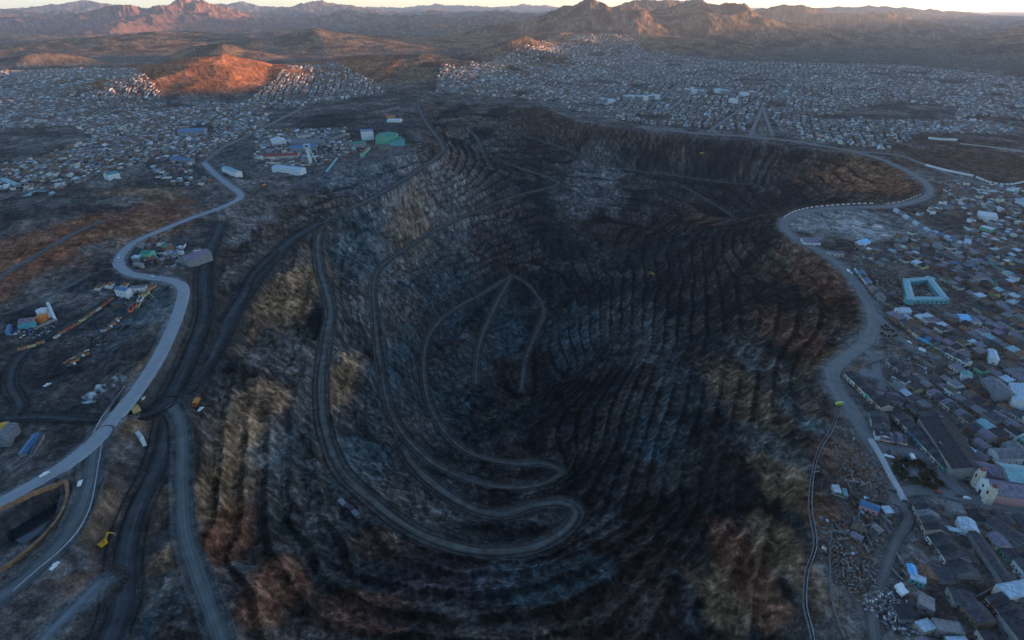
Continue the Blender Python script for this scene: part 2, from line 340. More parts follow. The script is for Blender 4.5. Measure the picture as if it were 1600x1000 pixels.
# ------------------------------------------------------------------ ground colours with bench shadow lines painted in
def paint():
    x, y = TX, TY; n = len(x); C = np.zeros((n, 3)); d0 = np.hypot(x, y)
    pit = samp(GM, x, y); n1 = fbm(x, y, 60, 4, 101); n2 = fbm(x, y, 18, 4, 111); n3 = fbm(x, y, 240, 4, 121)
    out = np.array([.082, .068, .062]); out2 = np.array([.17, .145, .13])
    C[:] = out + (out2 - out) * sstep(.35, .7, n1)[:, None]
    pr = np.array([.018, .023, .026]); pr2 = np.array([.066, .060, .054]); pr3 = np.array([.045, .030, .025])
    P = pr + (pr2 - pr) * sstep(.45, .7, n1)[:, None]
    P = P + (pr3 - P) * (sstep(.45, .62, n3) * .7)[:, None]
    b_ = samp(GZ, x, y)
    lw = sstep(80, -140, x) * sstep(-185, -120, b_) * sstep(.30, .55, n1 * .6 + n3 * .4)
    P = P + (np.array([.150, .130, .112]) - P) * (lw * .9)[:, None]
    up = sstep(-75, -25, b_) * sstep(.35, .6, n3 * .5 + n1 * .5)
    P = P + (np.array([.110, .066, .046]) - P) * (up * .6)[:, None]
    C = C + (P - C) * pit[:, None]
    def splat(px, py, rx, ry, col, s=1., z=None, jag=.5):
        nonlocal C
        p = hit(px, py) if z is None else at(px, py, z)
        a = hit(px + rx, py) if z is None else at(px + rx, py, z)
        b0 = at(px, py - ry, p[2]); b1 = at(px, py + ry, p[2])
        wx = abs(a[0] - p[0]) + 1; wy = abs(b0[1] - b1[1]) / 2 + 1
        d = np.hypot((x - p[0]) / wx, (y - p[1]) / wy) + (n1 - .5) * jag * 2 + (n2 - .5) * jag * 1.4
        k = (1 - sstep(.55, 1.15, d)) * s
        C = C + (np.array(col) - C) * k[:, None]
    OC, RU, TL, GY, PL, DK = (.33, .19, .10), (.24, .10, .055), (.07, .105, .115), (.20, .185, .17), (.09, .065, .07), (.035, .035, .038)
    for s in [(400,640,60,60,OC,.8),(380,700,70,60,OC,.6),(350,760,60,90,OC,.7),(330,860,50,120,RU,.8),(420,930,60,80,RU,.8),(440,470,40,60,OC,.7),(540,590,30,60,OC,.8),(450,560,50,40,GY,.6),
              (600,340,60,35,GY,.8),(590,300,60,35,GY,.7),(560,390,50,50,TL,.7),(620,270,70,30,GY,.75),(640,310,50,30,OC,.5),(690,290,40,30,GY,.5),(380,360,40,35,GY,.8),(400,400,40,40,GY,.5),(480,440,40,50,OC,.6),
              (700,440,60,60,TL,.5),(570,480,50,80,GY,.5),(620,560,40,80,TL,.6),(440,700,60,60,TL,.6),(560,720,60,60,TL,.6),(330,940,50,80,TL,.5),(250,900,30,60,OC,.8),(250,800,25,60,OC,.8),(240,950,40,60,TL,.7),
              (280,540,20,80,OC,.8),(230,660,25,40,OC,.6),(180,800,30,60,OC,.5),(140,900,60,40,RU,.5),(20,960,60,60,PL,.6),(110,570,70,35,PL,.8),(60,600,50,40,DK,.8),
              (60,380,110,50,RU,.85),(200,340,120,40,RU,.7),(220,370,60,20,OC,.5),(30,430,60,40,RU,.8),(250,300,60,15,OC,.5),(200,300,60,8,OC,.6),(50,330,60,20,GY,.4),
              (900,900,60,70,TL,.6),(820,900,70,60,TL,.7),(940,820,30,30,GY,.5),(1020,680,60,60,TL,.55),(1060,600,50,60,TL,.5),(900,520,60,50,TL,.6),(1000,520,60,60,GY,.35),(1150,600,50,90,OC,.45),(1180,560,40,60,GY,.5),(1250,650,30,60,TL,.6),(1200,700,40,60,GY,.5),
              (1230,760,40,90,OC,.55),(1170,900,50,110,RU,.6),(1120,930,40,80,OC,.55),(1240,880,40,100,OC,.5),(1230,520,50,60,RU,.5),(1280,430,50,60,RU,.45),(1350,280,90,30,RU,.8),(1370,260,60,20,OC,.35),(1300,560,60,30,OC,.3),
              (930,270,60,20,GY,.5),(900,310,40,25,GY,.55),(950,240,30,20,GY,.5),(1100,340,60,30,RU,.4),(700,900,80,60,PL,.5),(600,850,50,30,RU,.35),(560,960,80,40,RU,.5),(740,560,50,50,TL,.4),(790,520,30,60,TL,.7),(690,800,50,20,GY,.3),
              (1082,860,16,45,DK,.85),(1075,940,20,60,DK,.85),(600,905,60,20,DK,.5),(520,860,20,60,DK,.5),(650,960,80,16,DK,.6),(620,600,60,90,TL,.5),(700,620,50,90,TL,.45),(1320,850,40,90,RU,.45),(1320,720,40,50,RU,.4)]:
        splat(*s)
    for s in [(1320,350,90,25,(.34,.32,.30),.85),(1380,350,60,20,(.36,.34,.32),.8),(60,480,80,22,(.04,.042,.048),.8),(130,440,60,14,(.05,.05,.055),.8),(40,345,90,14,(.06,.048,.05),.8),(150,335,80,10,(.065,.05,.05),.8),(110,615,40,12,(.03,.03,.034),.8),(1420,350,50,20,(.16,.15,.14),.7),(1440,540,60,30,(.14,.13,.12),.6),(1360,770,40,40,(.13,.11,.10),.6),
              (1370,560,40,60,(.22,.22,.22),.5),(1430,730,60,35,(.24,.24,.25),.7),(1500,250,140,28,(.085,.06,.045),.95),(1450,220,90,14,(.085,.062,.048),.9),(1560,270,60,20,(.10,.07,.055),.8),
              (220,480,70,45,(.11,.12,.125),.9),(150,500,80,30,(.09,.095,.10),.8),(100,760,60,40,(.12,.13,.13),.3),(30,800,60,50,(.05,.05,.055),.8),(250,390,60,30,(.06,.066,.07),.8),
              (340,250,120,30,(.11,.11,.11),.5),(520,190,70,14,(.035,.034,.036),.9),(600,200,60,20,(.06,.058,.058),.8),(560,270,90,25,(.13,.135,.14),.8),(80,860,50,30,(.14,.15,.15),.7)]:
        splat(*s, z=0, jag=.35)
    # hills: dry puna grass, bare red and brown flanks
    fh = far_height(x, y); k = sstep(6, 40, fh)
    hc = np.array([.20, .135, .085]); hc2 = np.array([.075, .055, .044])
    nn = fbm(x, y, 130, 5, 131, True)
    HC_ = hc2 + (hc - hc2) * sstep(.45, .75, nn)[:, None]
    C = C + (HC_ - C) * k[:, None]
    far = sstep(3600, 5200, d0); plain = np.array([.11, .105, .08])
    C = C + (plain * (.7 + .6 * n3)[:, None] - C) * (far * (1 - k))[:, None]
    # the red ridge beside the western town
    red = (1 - sstep(500, 900, np.hypot(x + 1250, y - 2850))) * k
    C = C + (np.array([.27, .115, .055]) * (.6 + .8 * nn)[:, None] - C) * red[:, None]
    fr = (1 - sstep(500, 1500, np.hypot(x + 5200, (y - 9700) * .7) - 1200)) * k
    C = C + (np.array([.24, .13, .10]) - C) * fr[:, None] * .8
    # benches: berm shadow painted dark, faces painted paler for relief, broken by patches
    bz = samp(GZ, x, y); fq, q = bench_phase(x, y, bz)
    berm_shade = (1 - sstep(.20, .34, fq)) + sstep(.96, 1.0, fq)
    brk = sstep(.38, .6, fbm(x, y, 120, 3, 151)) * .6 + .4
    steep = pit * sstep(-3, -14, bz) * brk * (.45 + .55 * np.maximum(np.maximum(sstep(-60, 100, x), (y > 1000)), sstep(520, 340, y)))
    C *= (1 - (.72 - .16 * sstep(560, 400, y)) * steep * berm_shade)[:, None]
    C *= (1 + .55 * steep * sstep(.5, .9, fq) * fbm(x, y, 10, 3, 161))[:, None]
    # fine debris streaks running down the slopes
    gxp = samp(GZ, x + 5, y) - samp(GZ, x - 5, y); gyp = samp(GZ, x, y + 5) - samp(GZ, x, y - 5); g = np.hypot(gxp, gyp) + 1e-6
    st_ = fbm(x + 40 * vn(x / 90, y / 90, 9), y, 6, 3, 171, True)
    C *= (1 + pit * .9 * (st_ - .62) * sstep(.5, 3, g))[:, None]
    # grain
    g1 = fbm(x, y, 9, 4, 141, True) - .6; g2 = fbm(x, y, 3.2, 2, 145) - .5; g3 = fbm(x, y, 34, 4, 147, True) - .6
    C *= np.exp(g1 * (1.4 + .3 * pit) + g2 * (.9 + .8 * pit) + g3 * (1.2 + .2 * pit))[:, None]
    # dust spread by traffic along the roads
    for nm_i, (idx, e, mk, wd_) in enumerate(RMASK):
        col = {'highway': (.20, .20, .20), 'town': (.20, .195, .19), 'slip': (.14, .145, .145), 'dirt': (.15, .145, .14), 'haul': (.115, .115, .108), 'dark': (.062, .064, .066), 'pale': (.16, .17, .18)}[mk]
        sp = {'dark': 16, 'haul': 6, 'highway': 5, 'town': 7}.get(mk, 5); nz = n2[idx]
        kk = (1 - sstep(0, sp * (.4 + 1.2 * nz), e)) * .85
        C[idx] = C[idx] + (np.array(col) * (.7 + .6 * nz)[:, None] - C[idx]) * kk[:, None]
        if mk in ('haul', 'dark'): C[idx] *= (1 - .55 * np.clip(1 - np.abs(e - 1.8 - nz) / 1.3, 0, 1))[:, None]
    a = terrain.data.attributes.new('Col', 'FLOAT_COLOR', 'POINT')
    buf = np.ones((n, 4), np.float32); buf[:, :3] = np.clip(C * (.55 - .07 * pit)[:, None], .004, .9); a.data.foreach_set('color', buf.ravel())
paint()
def terrain_mat():
    m = bpy.data.materials.new('ground rock and soil'); m.use_nodes = True; n = m.node_tree; b = n.nodes['Principled BSDF']; L = n.links
    b.inputs['Roughness'].default_value = .95; b.inputs['Specular IOR Level'].default_value = 0
    at_ = n.nodes.new('ShaderNodeAttribute'); at_.attribute_name = 'Col'
    tc = n.nodes.new('ShaderNodeTexCoord')
    def noise(scale, vs=(1, 1, 1), det=6, rough=.7):
        mp = n.nodes.new('ShaderNodeMapping'); mp.inputs['Scale'].default_value = vs
        z = n.nodes.new('ShaderNodeTexNoise'); z.inputs['Scale'].default_value = scale; z.inputs['Detail'].default_value = det; z.inputs['Roughness'].default_value = rough
        L.new(tc.outputs['Object'], mp.inputs[0]); L.new(mp.outputs[0], z.inputs['Vector']); return z
    a = noise(.12); c = noise(.55, (1, 1, 3)); s = noise(.05, (1, 1, 12), 4)
    r1 = n.nodes.new('ShaderNodeMapRange'); r1.inputs[1].default_value = .3; r1.inputs[2].default_value = .7; r1.inputs[3].default_value = .5; r1.inputs[4].default_value = 1.6; L.new(a.outputs['Fac'], r1.inputs[0])
    r2 = n.nodes.new('ShaderNodeMapRange'); r2.inputs[1].default_value = .3; r2.inputs[2].default_value = .7; r2.inputs[3].default_value = .4; r2.inputs[4].default_value = 1.8; L.new(c.outputs['Fac'], r2.inputs[0])
    r3 = n.nodes.new('ShaderNodeMapRange'); r3.inputs[1].default_value = .35; r3.inputs[2].default_value = .65; r3.inputs[3].default_value = .75; r3.inputs[4].default_value = 1.25; L.new(s.outputs['Fac'], r3.inputs[0])
    m1 = n.nodes.new('ShaderNodeMath'); m1.operation = 'MULTIPLY'; L.new(r1.outputs[0], m1.inputs[0]); L.new(r2.outputs[0], m1.inputs[1])
    m2 = n.nodes.new('ShaderNodeMath'); m2.operation = 'MULTIPLY'; L.new(m1.outputs[0], m2.inputs[0]); L.new(r3.outputs[0], m2.inputs[1])
    vm = n.nodes.new('ShaderNodeVectorMath'); vm.operation = 'SCALE'; L.new(at_.outputs['Color'], vm.inputs[0]); L.new(m2.outputs[0], vm.inputs['Scale'])
    L.new(vm.outputs[0], b.inputs['Base Color'])
    bp = n.nodes.new('ShaderNodeBump'); bp.inputs['Strength'].default_value = .8; bp.inputs['Distance'].default_value = 1.6
    L.new(c.outputs['Fac'], bp.inputs['Height'])
    bp2 = n.nodes.new('ShaderNodeBump'); bp2.inputs['Strength'].default_value = .7; bp2.inputs['Distance'].default_value = 5.0
    L.new(a.outputs['Fac'], bp2.inputs['Height']); L.new(bp.outputs[0], bp2.inputs['Normal'])
    L.new(bp2.outputs[0], b.inputs['Normal']); return m
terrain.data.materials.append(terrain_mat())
# ------------------------------------------------------------------ road ribbons
def road_mat(name, col, tracks=.35):
    m = bpy.data.materials.new(name); m.use_nodes = True; n = m.node_tree; b = n.nodes['Principled BSDF']; L = n.links
    b.inputs['Roughness'].default_value = .9; b.inputs['Specular IOR Level'].default_value = .1
    uv = n.nodes.new('ShaderNodeUVMap'); uv.uv_map = 'UVMap'
    mp = n.nodes.new('ShaderNodeMapping'); mp.inputs['Scale'].default_value = (7, .012, 1); L.new(uv.outputs[0], mp.inputs[0])
    z = n.nodes.new('ShaderNodeTexNoise'); z.inputs['Scale'].default_value = 1; z.inputs['Detail'].default_value = 5; L.new(mp.outputs[0], z.inputs['Vector'])
    tc = n.nodes.new('ShaderNodeTexCoord'); z2 = n.nodes.new('ShaderNodeTexNoise'); z2.inputs['Scale'].default_value = .12; z2.inputs['Detail'].default_value = 6; L.new(tc.outputs['Object'], z2.inputs['Vector'])
    ad = n.nodes.new('ShaderNodeMath'); ad.operation = 'ADD'; L.new(z.outputs['Fac'], ad.inputs[0]); L.new(z2.outputs['Fac'], ad.inputs[1])
    rp = n.nodes.new('ShaderNodeMapRange'); rp.inputs[1].default_value = .7; rp.inputs[2].default_value = 1.3; rp.inputs[3].default_value = 1 - tracks; rp.inputs[4].default_value = 1 + tracks; L.new(ad.outputs[0], rp.inputs[0])
    sx = n.nodes.new('ShaderNodeSeparateXYZ'); L.new(uv.outputs[0], sx.inputs[0]); cr = n.nodes.new('ShaderNodeValToRGB'); L.new(sx.outputs['X'], cr.inputs[0]); e = cr.color_ramp.elements
    lo = 1 - tracks * 1.1; e[0].position = .02; e[0].color = (lo * .5, lo * .5, lo * .5, 1); e[1].position = .98; e[1].color = (lo * .5, lo * .5, lo * .5, 1)
    for ps, vv in ((.16, lo), (.30, .62), (.38, .95), (.48, .72), (.58, 1.0), (.68, .66), (.84, lo)):
        q = e.new(ps); q.color = (vv, vv, vv, 1)
    mm = n.nodes.new('ShaderNodeMath'); mm.operation = 'MULTIPLY'; L.new(rp.outputs[0], mm.inputs[0]); L.new(cr.outputs[0], mm.inputs[1]); m1 = n.nodes.new('ShaderNodeMath'); m1.operation = 'MULTIPLY'; m1.inputs[1].default_value = 1.35; L.new(mm.outputs[0], m1.inputs[0])
    vm = n.nodes.new('ShaderNodeVectorMath'); vm.operation = 'SCALE'; vm.inputs[0].default_value = col; L.new((m1 if tracks > .22 else rp).outputs[0], vm.inputs['Scale']); L.new(vm.outputs[0], b.inputs['Base Color'])
    return m
RM = {'highway': road_mat('pale asphalt', (.20, .21, .22), .14), 'town': road_mat('grey concrete road', (.125, .125, .125), .2), 'slip': road_mat('grey gravel road', (.075, .08, .08), .3),
      'dirt': road_mat('dirt road', (.085, .082, .08), .3), 'haul': road_mat('pit haul road gravel', (.066, .064, .057), .6), 'dark': road_mat('dark haul road', (.034, .036, .038), .55), 'pale': road_mat('pale track', (.10, .11, .12), .3)}
def ribbon(name, L, wd, m, lift=0.0, parent=None, n_across=6):
    L = np.array(L); T = np.gradient(L, axis=0); T[:, 2] = 0; T /= np.linalg.norm(T, axis=1)[:, None] + 1e-9
    N = np.stack([-T[:, 1], T[:, 0], np.zeros(len(L))], 1); V = []; Fc = []
    s = np.concatenate([[0], np.cumsum(np.linalg.norm(np.diff(L, axis=0), axis=1))]); UV = []
    for i in range(len(L)):
        for k in range(n_across + 1):
            jw = 1 + .16 * (float(vn(np.array([s[i] / 17]), np.array([3.3 + (k > n_across / 2)]), 4)[0]) - .5) * 2 * (wd < 14.5)
            u = (k / n_across - .5) * jw; p = L[i] + N[i] * u * wd; zz = L[i][2] + lift - (0.9 if k in (0, n_across) else 0)
            V.append((p[0], p[1], zz)); UV.append((k / n_across, s[i]))
    for i in range(len(L) - 1):
        for k in range(n_across):
            a = i * (n_across + 1) + k; Fc.append((a, a + n_across + 1, a + n_across + 2, a + 1))
    o = mesh_obj(name, V, Fc, m, parent); me = o.data
    ul = me.uv_layers.new(name='UVMap'); li = np.empty(len(me.loops), np.int32); me.loops.foreach_get('vertex_index', li)
    ul.data.foreach_set('uv', np.array(UV, np.float32)[li].ravel()); return o
for q, (nm, wd, mk, L) in enumerate(RW):
    o = ribbon(nm, L, wd, RM[mk], lift=.03 * (q % 9)); o['kind'] = 'structure'
# ------------------------------------------------------------------ object library
_mat = mat
def mat(name, col=(.2, .2, .2), rough=.9, noise=0.0, nscale=1.0, metal=0.0, bump=0.0): return _mat(name, tuple(c * .68 for c in col), rough, min(.7, noise * 1.7), nscale, metal, bump)
PAL = {
 'pale blue metal': mat('pale blue roof metal', (.42, .52, .60), .55, .25, .6), 'grey': mat('grey roof metal', (.17, .175, .19), .7, .35, .5),
 'dark': mat('dark tarred roof', (.040, .042, .050), .85, .4, .4), 'charcoal': mat('charcoal roof sheet', (.068, .070, .082), .8, .4, .4), 'rust': mat('rusty roof sheet', (.21, .115, .075), .9, .45, .5),
 'white': mat('white roof sheet', (.56, .58, .60), .6, .15, .5), 'turquoise': mat('turquoise sheet', (.08, .27, .29), .6, .2, .5), 'aqua': mat('aqua roof sheet', (.22, .40, .44), .6, .2, .5),
 'brown': mat('brown earth roof', (.14, .105, .08), .95, .4, .5), 'blue': mat('blue roof sheet', (.08, .17, .31), .55, .2, .5), 'red': mat('red roof sheet', (.28, .07, .06), .7, .25, .5),
 'green': mat('green roof sheet', (.05, .22, .17), .7, .3, .5), 'bright blue': mat('bright blue tarpaulin', (.10, .42, .75), .5, .15, .5), 'concrete': mat('bare concrete', (.27, .26, .25), .9, .25, .4),
 'lime': mat('lime yellow paint', (.50, .55, .08), .5), 'orange': mat('orange paint', (.55, .20, .05), .6, .2, .5), 'yellow': mat('yellow machine paint', (.60, .34, .03), .55, .1, .5), 'purple grey': mat('purple grey sheet', (.20, .17, .22), .7, .3, .5),
}
WAL = {
 'cream': mat('cream wall plaster', (.58, .52, .42), .9, .15, .5), 'white': mat('white wall plaster', (.68, .68, .67), .9, .12, .5), 'adobe': mat('adobe wall', (.20, .14, .10), .95, .3, .6), 'brick': mat('brick wall', (.28, .13, .085), .95, .25, .8),
 'grey': mat('grey block wall', (.26, .255, .25), .95, .2, .5), 'orange': mat('orange painted wall', (.55, .27, .12), .9, .15, .5), 'pink': mat('pink painted wall', (.52, .28, .27), .9, .15, .5), 'green': mat('green painted wall', (.16, .42, .28), .9, .2, .5),
 'bright blue': mat('bright blue painted wall', (.12, .48, .75), .8, .1, .5), 'turquoise': mat('turquoise painted wall', (.13, .36, .38), .85, .12, .5), 'blue': mat('blue painted wall', (.14, .24, .45), .85, .15, .5), 'yellow': mat('yellow painted wall', (.55, .45, .18), .9, .15, .5),
}
GLASS = mat('window glass', (.03, .035, .045), .15); WOOD = mat('dark wooden door', (.07, .045, .035), .8); TYRE = mat('tyre rubber', (.02, .02, .02), .9); STEEL = mat('worn steel', (.16, .165, .17), .6, .2, .8)
WHITEP = mat('white vehicle paint', (.80, .80, .80), .35); DARKP = mat('dark vehicle paint', (.06, .065, .08), .4)
class MB:
    def __init__(s): s.v = []; s.f = []; s.m = []
    def add(s, V, Fc, mi=0):
        n = len(s.v); s.v += [tuple(p) for p in V]; s.f += [tuple(i + n for i in q) for q in Fc]; s.m += [mi] * len(Fc)
    def box(s, x0, x1, y0, y1, z0, z1, mi=0):
        s.add([(x0,y0,z0),(x1,y0,z0),(x1,y1,z0),(x0,y1,z0),(x0,y0,z1),(x1,y0,z1),(x1,y1,z1),(x0,y1,z1)], [(0,3,2,1),(4,5,6,7),(0,1,5,4),(1,2,6,5),(2,3,7,6),(3,0,4,7)], mi)
    def prism(s, prof, y0, y1, mi=0):      # profile in x,z swept along y
        n = len(prof); s.add([(a, y0, b) for a, b in prof] + [(a, y1, b) for a, b in prof], [tuple(range(n)), tuple(range(2 * n - 1, n - 1, -1))] + [((i + 1) % n, i, n + i, n + (i + 1) % n) for i in range(n)], mi)
    def cyl(s, cx, cy, z0, z1, r0, r1=None, n=14, mi=0):
        r1 = r0 if r1 is None else r1; P = [(math.cos(2*math.pi*i/n), math.sin(2*math.pi*i/n)) for i in range(n)]
        s.add([(cx + r0*a, cy + r0*b, z0) for a, b in P] + [(cx + r1*a, cy + r1*b, z1) for a, b in P], [tuple(range(n-1,-1,-1)), tuple(range(n, 2*n))] + [(i, (i+1)%n, n+(i+1)%n, n+i) for i in range(n)], mi)
    def wheel(s, cx, cy, cz, r, w, n=12, mi=0):    # axle along y
        P = [(math.cos(2*math.pi*i/n), math.sin(2*math.pi*i/n)) for i in range(n)]
        s.add([(cx + r*a, cy - w/2, cz + r*b) for a, b in P] + [(cx + r*a, cy + w/2, cz + r*b) for a, b in P], [tuple(range(n-1,-1,-1)), tuple(range(n, 2*n))] + [(i, (i+1)%n, n+(i+1)%n, n+i) for i in range(n)], mi)
    def beam(s, a, b, w, h=None, mi=0):
        a = Vector(a); b = Vector(b); h = h or w; d = (b - a).normalized(); u = d.cross(Vector((0, 0, 1)))
        u = u.normalized() if u.length > .05 else Vector((1, 0, 0)); v = u.cross(d).normalized(); u *= w / 2; v *= h / 2
        s.add([a-u-v, a+u-v, a+u+v, a-u+v, b-u-v, b+u-v, b+u+v, b-u+v], [(0,1,2,3),(7,6,5,4),(0,4,5,1),(1,5,6,2),(2,6,7,3),(3,7,4,0)], mi)
    def build(s, name, m, parent=None):
        o = mesh_obj(name, s.v, s.f, m, parent)
        if isinstance(m, (list, tuple)): o.data.polygons.foreach_set('material_index', s.m)
        return o
def tag(o, label, cat, group=None):
    o['label'] = label; o['category'] = cat
    if group: o['group'] = group
    return o
def thing(name, loc, rot, label, cat, group=None):
    o = bpy.data.objects.new(name, None); sc.collection.objects.link(o); o.empty_display_size = .5
    o.location = tuple(map(float, loc)); o.rotation_euler = (0, 0, rot); return tag(o, label, cat, group)
def ORD(k):
    W_ = ['', 'second', 'third', 'fourth', 'fifth', 'sixth', 'seventh', 'eighth', 'ninth', 'tenth', 'eleventh', 'twelfth']
    if k < 12: return W_[k]
    k += 1; return f"{k}{'th' if 10 < k % 100 < 14 else {1: 'st', 2: 'nd', 3: 'rd'}.get(k % 10, 'th')}"
def house_parts(t, L, W, h, kind, roofm, wallm, wins=2, door=True, skip=1.5):
    """L along x, W along y; wall, roof, door and window parts"""
    a, b = L / 2, W / 2; ov = .35; m = MB()
    if kind == 'gable':
        rise = min(W * .22, 3.6); prof = [(-b, -skip), (b, -skip), (b, h), (0, h + rise), (-b, h)]
        m.add([(-a, y, z) for y, z in prof] + [(a, y, z) for y, z in prof], [(4,3,2,1,0), (5,6,7,8,9), (0,1,6,5), (1,2,7,6), (3,4,9,8), (4,0,5,9), (2,3,8,7)])
        m.build('wall', wallm, t); r = MB(); e = b + ov; dz = rise / b * ov
        for s_ in (1, -1):
            P = [(-a-ov, s_*e, h-dz+.04), (a+ov, s_*e, h-dz+.04), (a+ov, 0, h+rise+.06), (-a-ov, 0, h+rise+.06)]
            r.add(P + [(x, y, z + .14) for x, y, z in P], [(0,1,2,3),(7,6,5,4),(0,4,5,1),(1,5,6,2),(2,6,7,3),(3,7,4,0)])
        # ridge cap, sheet seams
        r.beam((-a-ov, 0, h+rise+.24), (a+ov, 0, h+rise+.24), .5, .12)
        r.build('roof', roofm, t)
    elif kind == 'mono':
        rise = W * .13; prof = [(-b, -skip), (b, -skip), (b, h + rise), (-b, h)]
        m.add([(-a, y, z) for y, z in prof] + [(a, y, z) for y, z in prof], [(3,2,1,0), (4,5,6,7), (0,1,5,4), (1,2,6,5), (2,3,7,6), (3,0,4,7)])
        m.build('wall', wallm, t); r = MB(); k = rise / (2*b) * ov
        P = [(-a-ov, -b-ov, h-k+.04), (a+ov, -b-ov, h-k+.04), (a+ov, b+ov, h+rise+k+.04), (-a-ov, b+ov, h+rise+k+.04)]
        r.add(P + [(x, y, z + .15) for x, y, z in P], [(0,3,2,1),(4,5,6,7),(0,1,5,4),(1,2,6,5),(2,3,7,6),(3,0,4,7)]); r.build('roof', roofm, t)
    else:
        m.box(-a, a, -b, b, -skip, h); m.build('wall', wallm, t); r = MB()
        r.box(-a+.25, a-.25, -b+.25, b-.25, h+.02, h+.12); 
        for q in ((-a, a, -b, -b+.24), (-a, a, b-.24, b), (-a, -a+.24, -b+.25, b-.25), (a-.24, a, -b+.25, b-.25)): r.box(*q, h+.003, h+.55)
        r.box(a*.2, a*.2+1.3, b*.1, b*.1+1.3, h+.13, h+1.2); r.build('roof', roofm, t)
    if door:
        d = MB(); d.box(-.55, .55, -b-.06, -b-.003, 0, 2.1); d.build('door', WOOD, t)
    for i in range(wins):
        q = MB(); x = (-1 if i % 2 == 0 else 1) * a * (.55 + .1 * (i // 2))
        if i < 2: q.box(x-.6, x+.6, -b-.05, -b-.003, 1.0, 2.2)
        else: q.box(-a-.05, -a-.003, -.6 + (i-2)*1.2 - .3, .5 + (i-2)*1.2 - .3, 1.1, 2.2)
        q.build('window', GLASS, t)
FOOT = []      # occupied footprints: x, y, radius, half L, half W, rot
def rect3(a, b, c, h, zg=None):
    """footprint from three roof corners seen in the photo: edge a-b and a third corner"""
    if zg is None: zg = hit(*a)[2]
    A, B_, C_ = at(*a, zg + h), at(*b, zg + h), at(*c, zg + h)
    d = B_[:2] - A[:2]; L = np.linalg.norm(d); d = d / L; n = np.array([-d[1], d[0]]); wv = float(np.dot(C_[:2] - A[:2], n))
    ctr = A[:2] + d * L / 2 + n * wv / 2; return ctr, L, abs(wv), math.atan2(d[1], d[0]), zg
def bld(name, a, b, c, h, kind, roof, wall, label, cat='building', group=None, wins=4, flip=False):
    ctr, L, Wd, rot, zg = rect3(a, b, c, h)
    if Wd > L: L, Wd, rot = Wd, L, rot + math.pi / 2
    # front side (-y local) looks towards the camera
    if -math.sin(rot) * 0 + math.cos(rot) * 1 < 0: rot += math.pi
    zb = min(float(z) for z in H(np.array([ctr[0], ctr[0]-L*.4*math.cos(rot), ctr[0]+L*.4*math.cos(rot)]), np.array([ctr[1], ctr[1]-L*.4*math.sin(rot), ctr[1]+L*.4*math.sin(rot)])))
    t = thing(name, (ctr[0], ctr[1], zg), rot, label, cat, group)
    house_parts(t, L, Wd, h, kind, PAL[roof], WAL[wall], wins, True, skip=max(1.5, zg - zb + 1.5)); FOOT.append((ctr[0], ctr[1], math.hypot(L, Wd) / 2, L/2, Wd/2, rot)); return t
ROWL = []
def row(p0, p1, n, depth, h, roofs, walls, place, side=1, kinds=('gable',), end='upper'):
    A, B_ = hit(*p0), hit(*p1); d = (B_ - A)[:2]; Lt = np.linalg.norm(d); d /= Lt; nrm = np.array([-d[1], d[0]]) * side; wu = Lt / n
    for i in range(n):
        dp = depth * random.uniform(.9, 1.12); hh = h * random.uniform(.9, 1.15); c = A[:2] + d * wu * (i + .5) + nrm * dp / 2; z = float(H(*c)[0])
        rf, wl, kd = roofs[i % len(roofs)], walls[i % len(walls)], kinds[i % len(kinds)]
        rot = math.atan2(d[1], d[0]) + (0 if side > 0 else math.pi)
        t = thing('row_house', (c[0], c[1], z), rot, f"{wl} {rf}-roofed row house, {ORD(i) or 'first'} down {place}", 'row house', 'row houses ' + place)
        house_parts(t, wu - .08, dp, hh, kd, PAL[rf], WAL[wl], 2, True); FOOT.append((c[0], c[1], math.hypot(wu, dp) / 2, wu/2, dp/2, rot))
# ------------------------------------------------------------------ traced buildings of the near town
row((1318,589),(1374,643), 10, 11, 4.2, ['dark','charcoal','dark'], ['cream','cream','white','adobe','cream','white','green','cream','brick','cream'], 'the terrace along the rim road bend')
row((1356,648),(1366,688), 4, 12, 4, ['charcoal','dark'], ['grey','cream','adobe','white'], 'the lower rim road block')
row((1374,692),(1416,700), 6, 12, 4, ['purple grey','charcoal'], ['pink','cream','pink','adobe'], 'the pink block')
row((1392,652),(1472,738), 13, 11, 4.2, ['dark','charcoal'], ['grey','cream','brick','cream','turquoise','blue','turquoise','turquoise','cream','grey','white','grey','green'], 'the market street terrace')
row((1404,506),(1432,530), 4, 8, 3.8, ['charcoal','brown'], ['grey','adobe','orange','cream'], 'the shrub triangle terrace')
row((1434,531),(1455,543), 3, 9, 4.4, ['dark','blue'], ['bright blue','bright blue','turquoise'], 'the bright blue shopfronts')
row((1458,546),(1507,573), 8, 9, 4, ['charcoal','grey','dark'], ['yellow','grey','turquoise','cream','white','green','white','white'], 'the terrace beyond the blue shops')
row((1383,570),(1408,586), 4, 9, 3.6, ['charcoal','dark'], ['cream','grey'], 'the short terrace inside the fork')
row((1392,592),(1412,604), 3, 8, 4, ['dark'], ['white','grey','white'], 'the white gables below the fork')
row((1446,618),(1512,666), 9, 10, 3.8, ['purple grey','charcoal','dark'], ['cream','adobe','grey','cream'], 'the long beige terrace')
row((1420,785),(1443,835), 5, 14, 4, ['charcoal','dark','grey'], ['adobe','cream','pink','grey','cream'], 'the upper dirt street terrace')
row((1446,843),(1490,905), 6, 15, 4, ['dark','charcoal'], ['white','adobe','grey'], 'the lower lane terrace')
row((1536,940),(1590,1000), 7, 15, 4.2, ['charcoal','dark'], ['cream','brick','cream','grey'], 'the lower corner terrace')
row((1291,398),(1318,402), 4, 8, 3.5, ['grey','purple grey'], ['white','cream'], 'the white huts at the rim road')
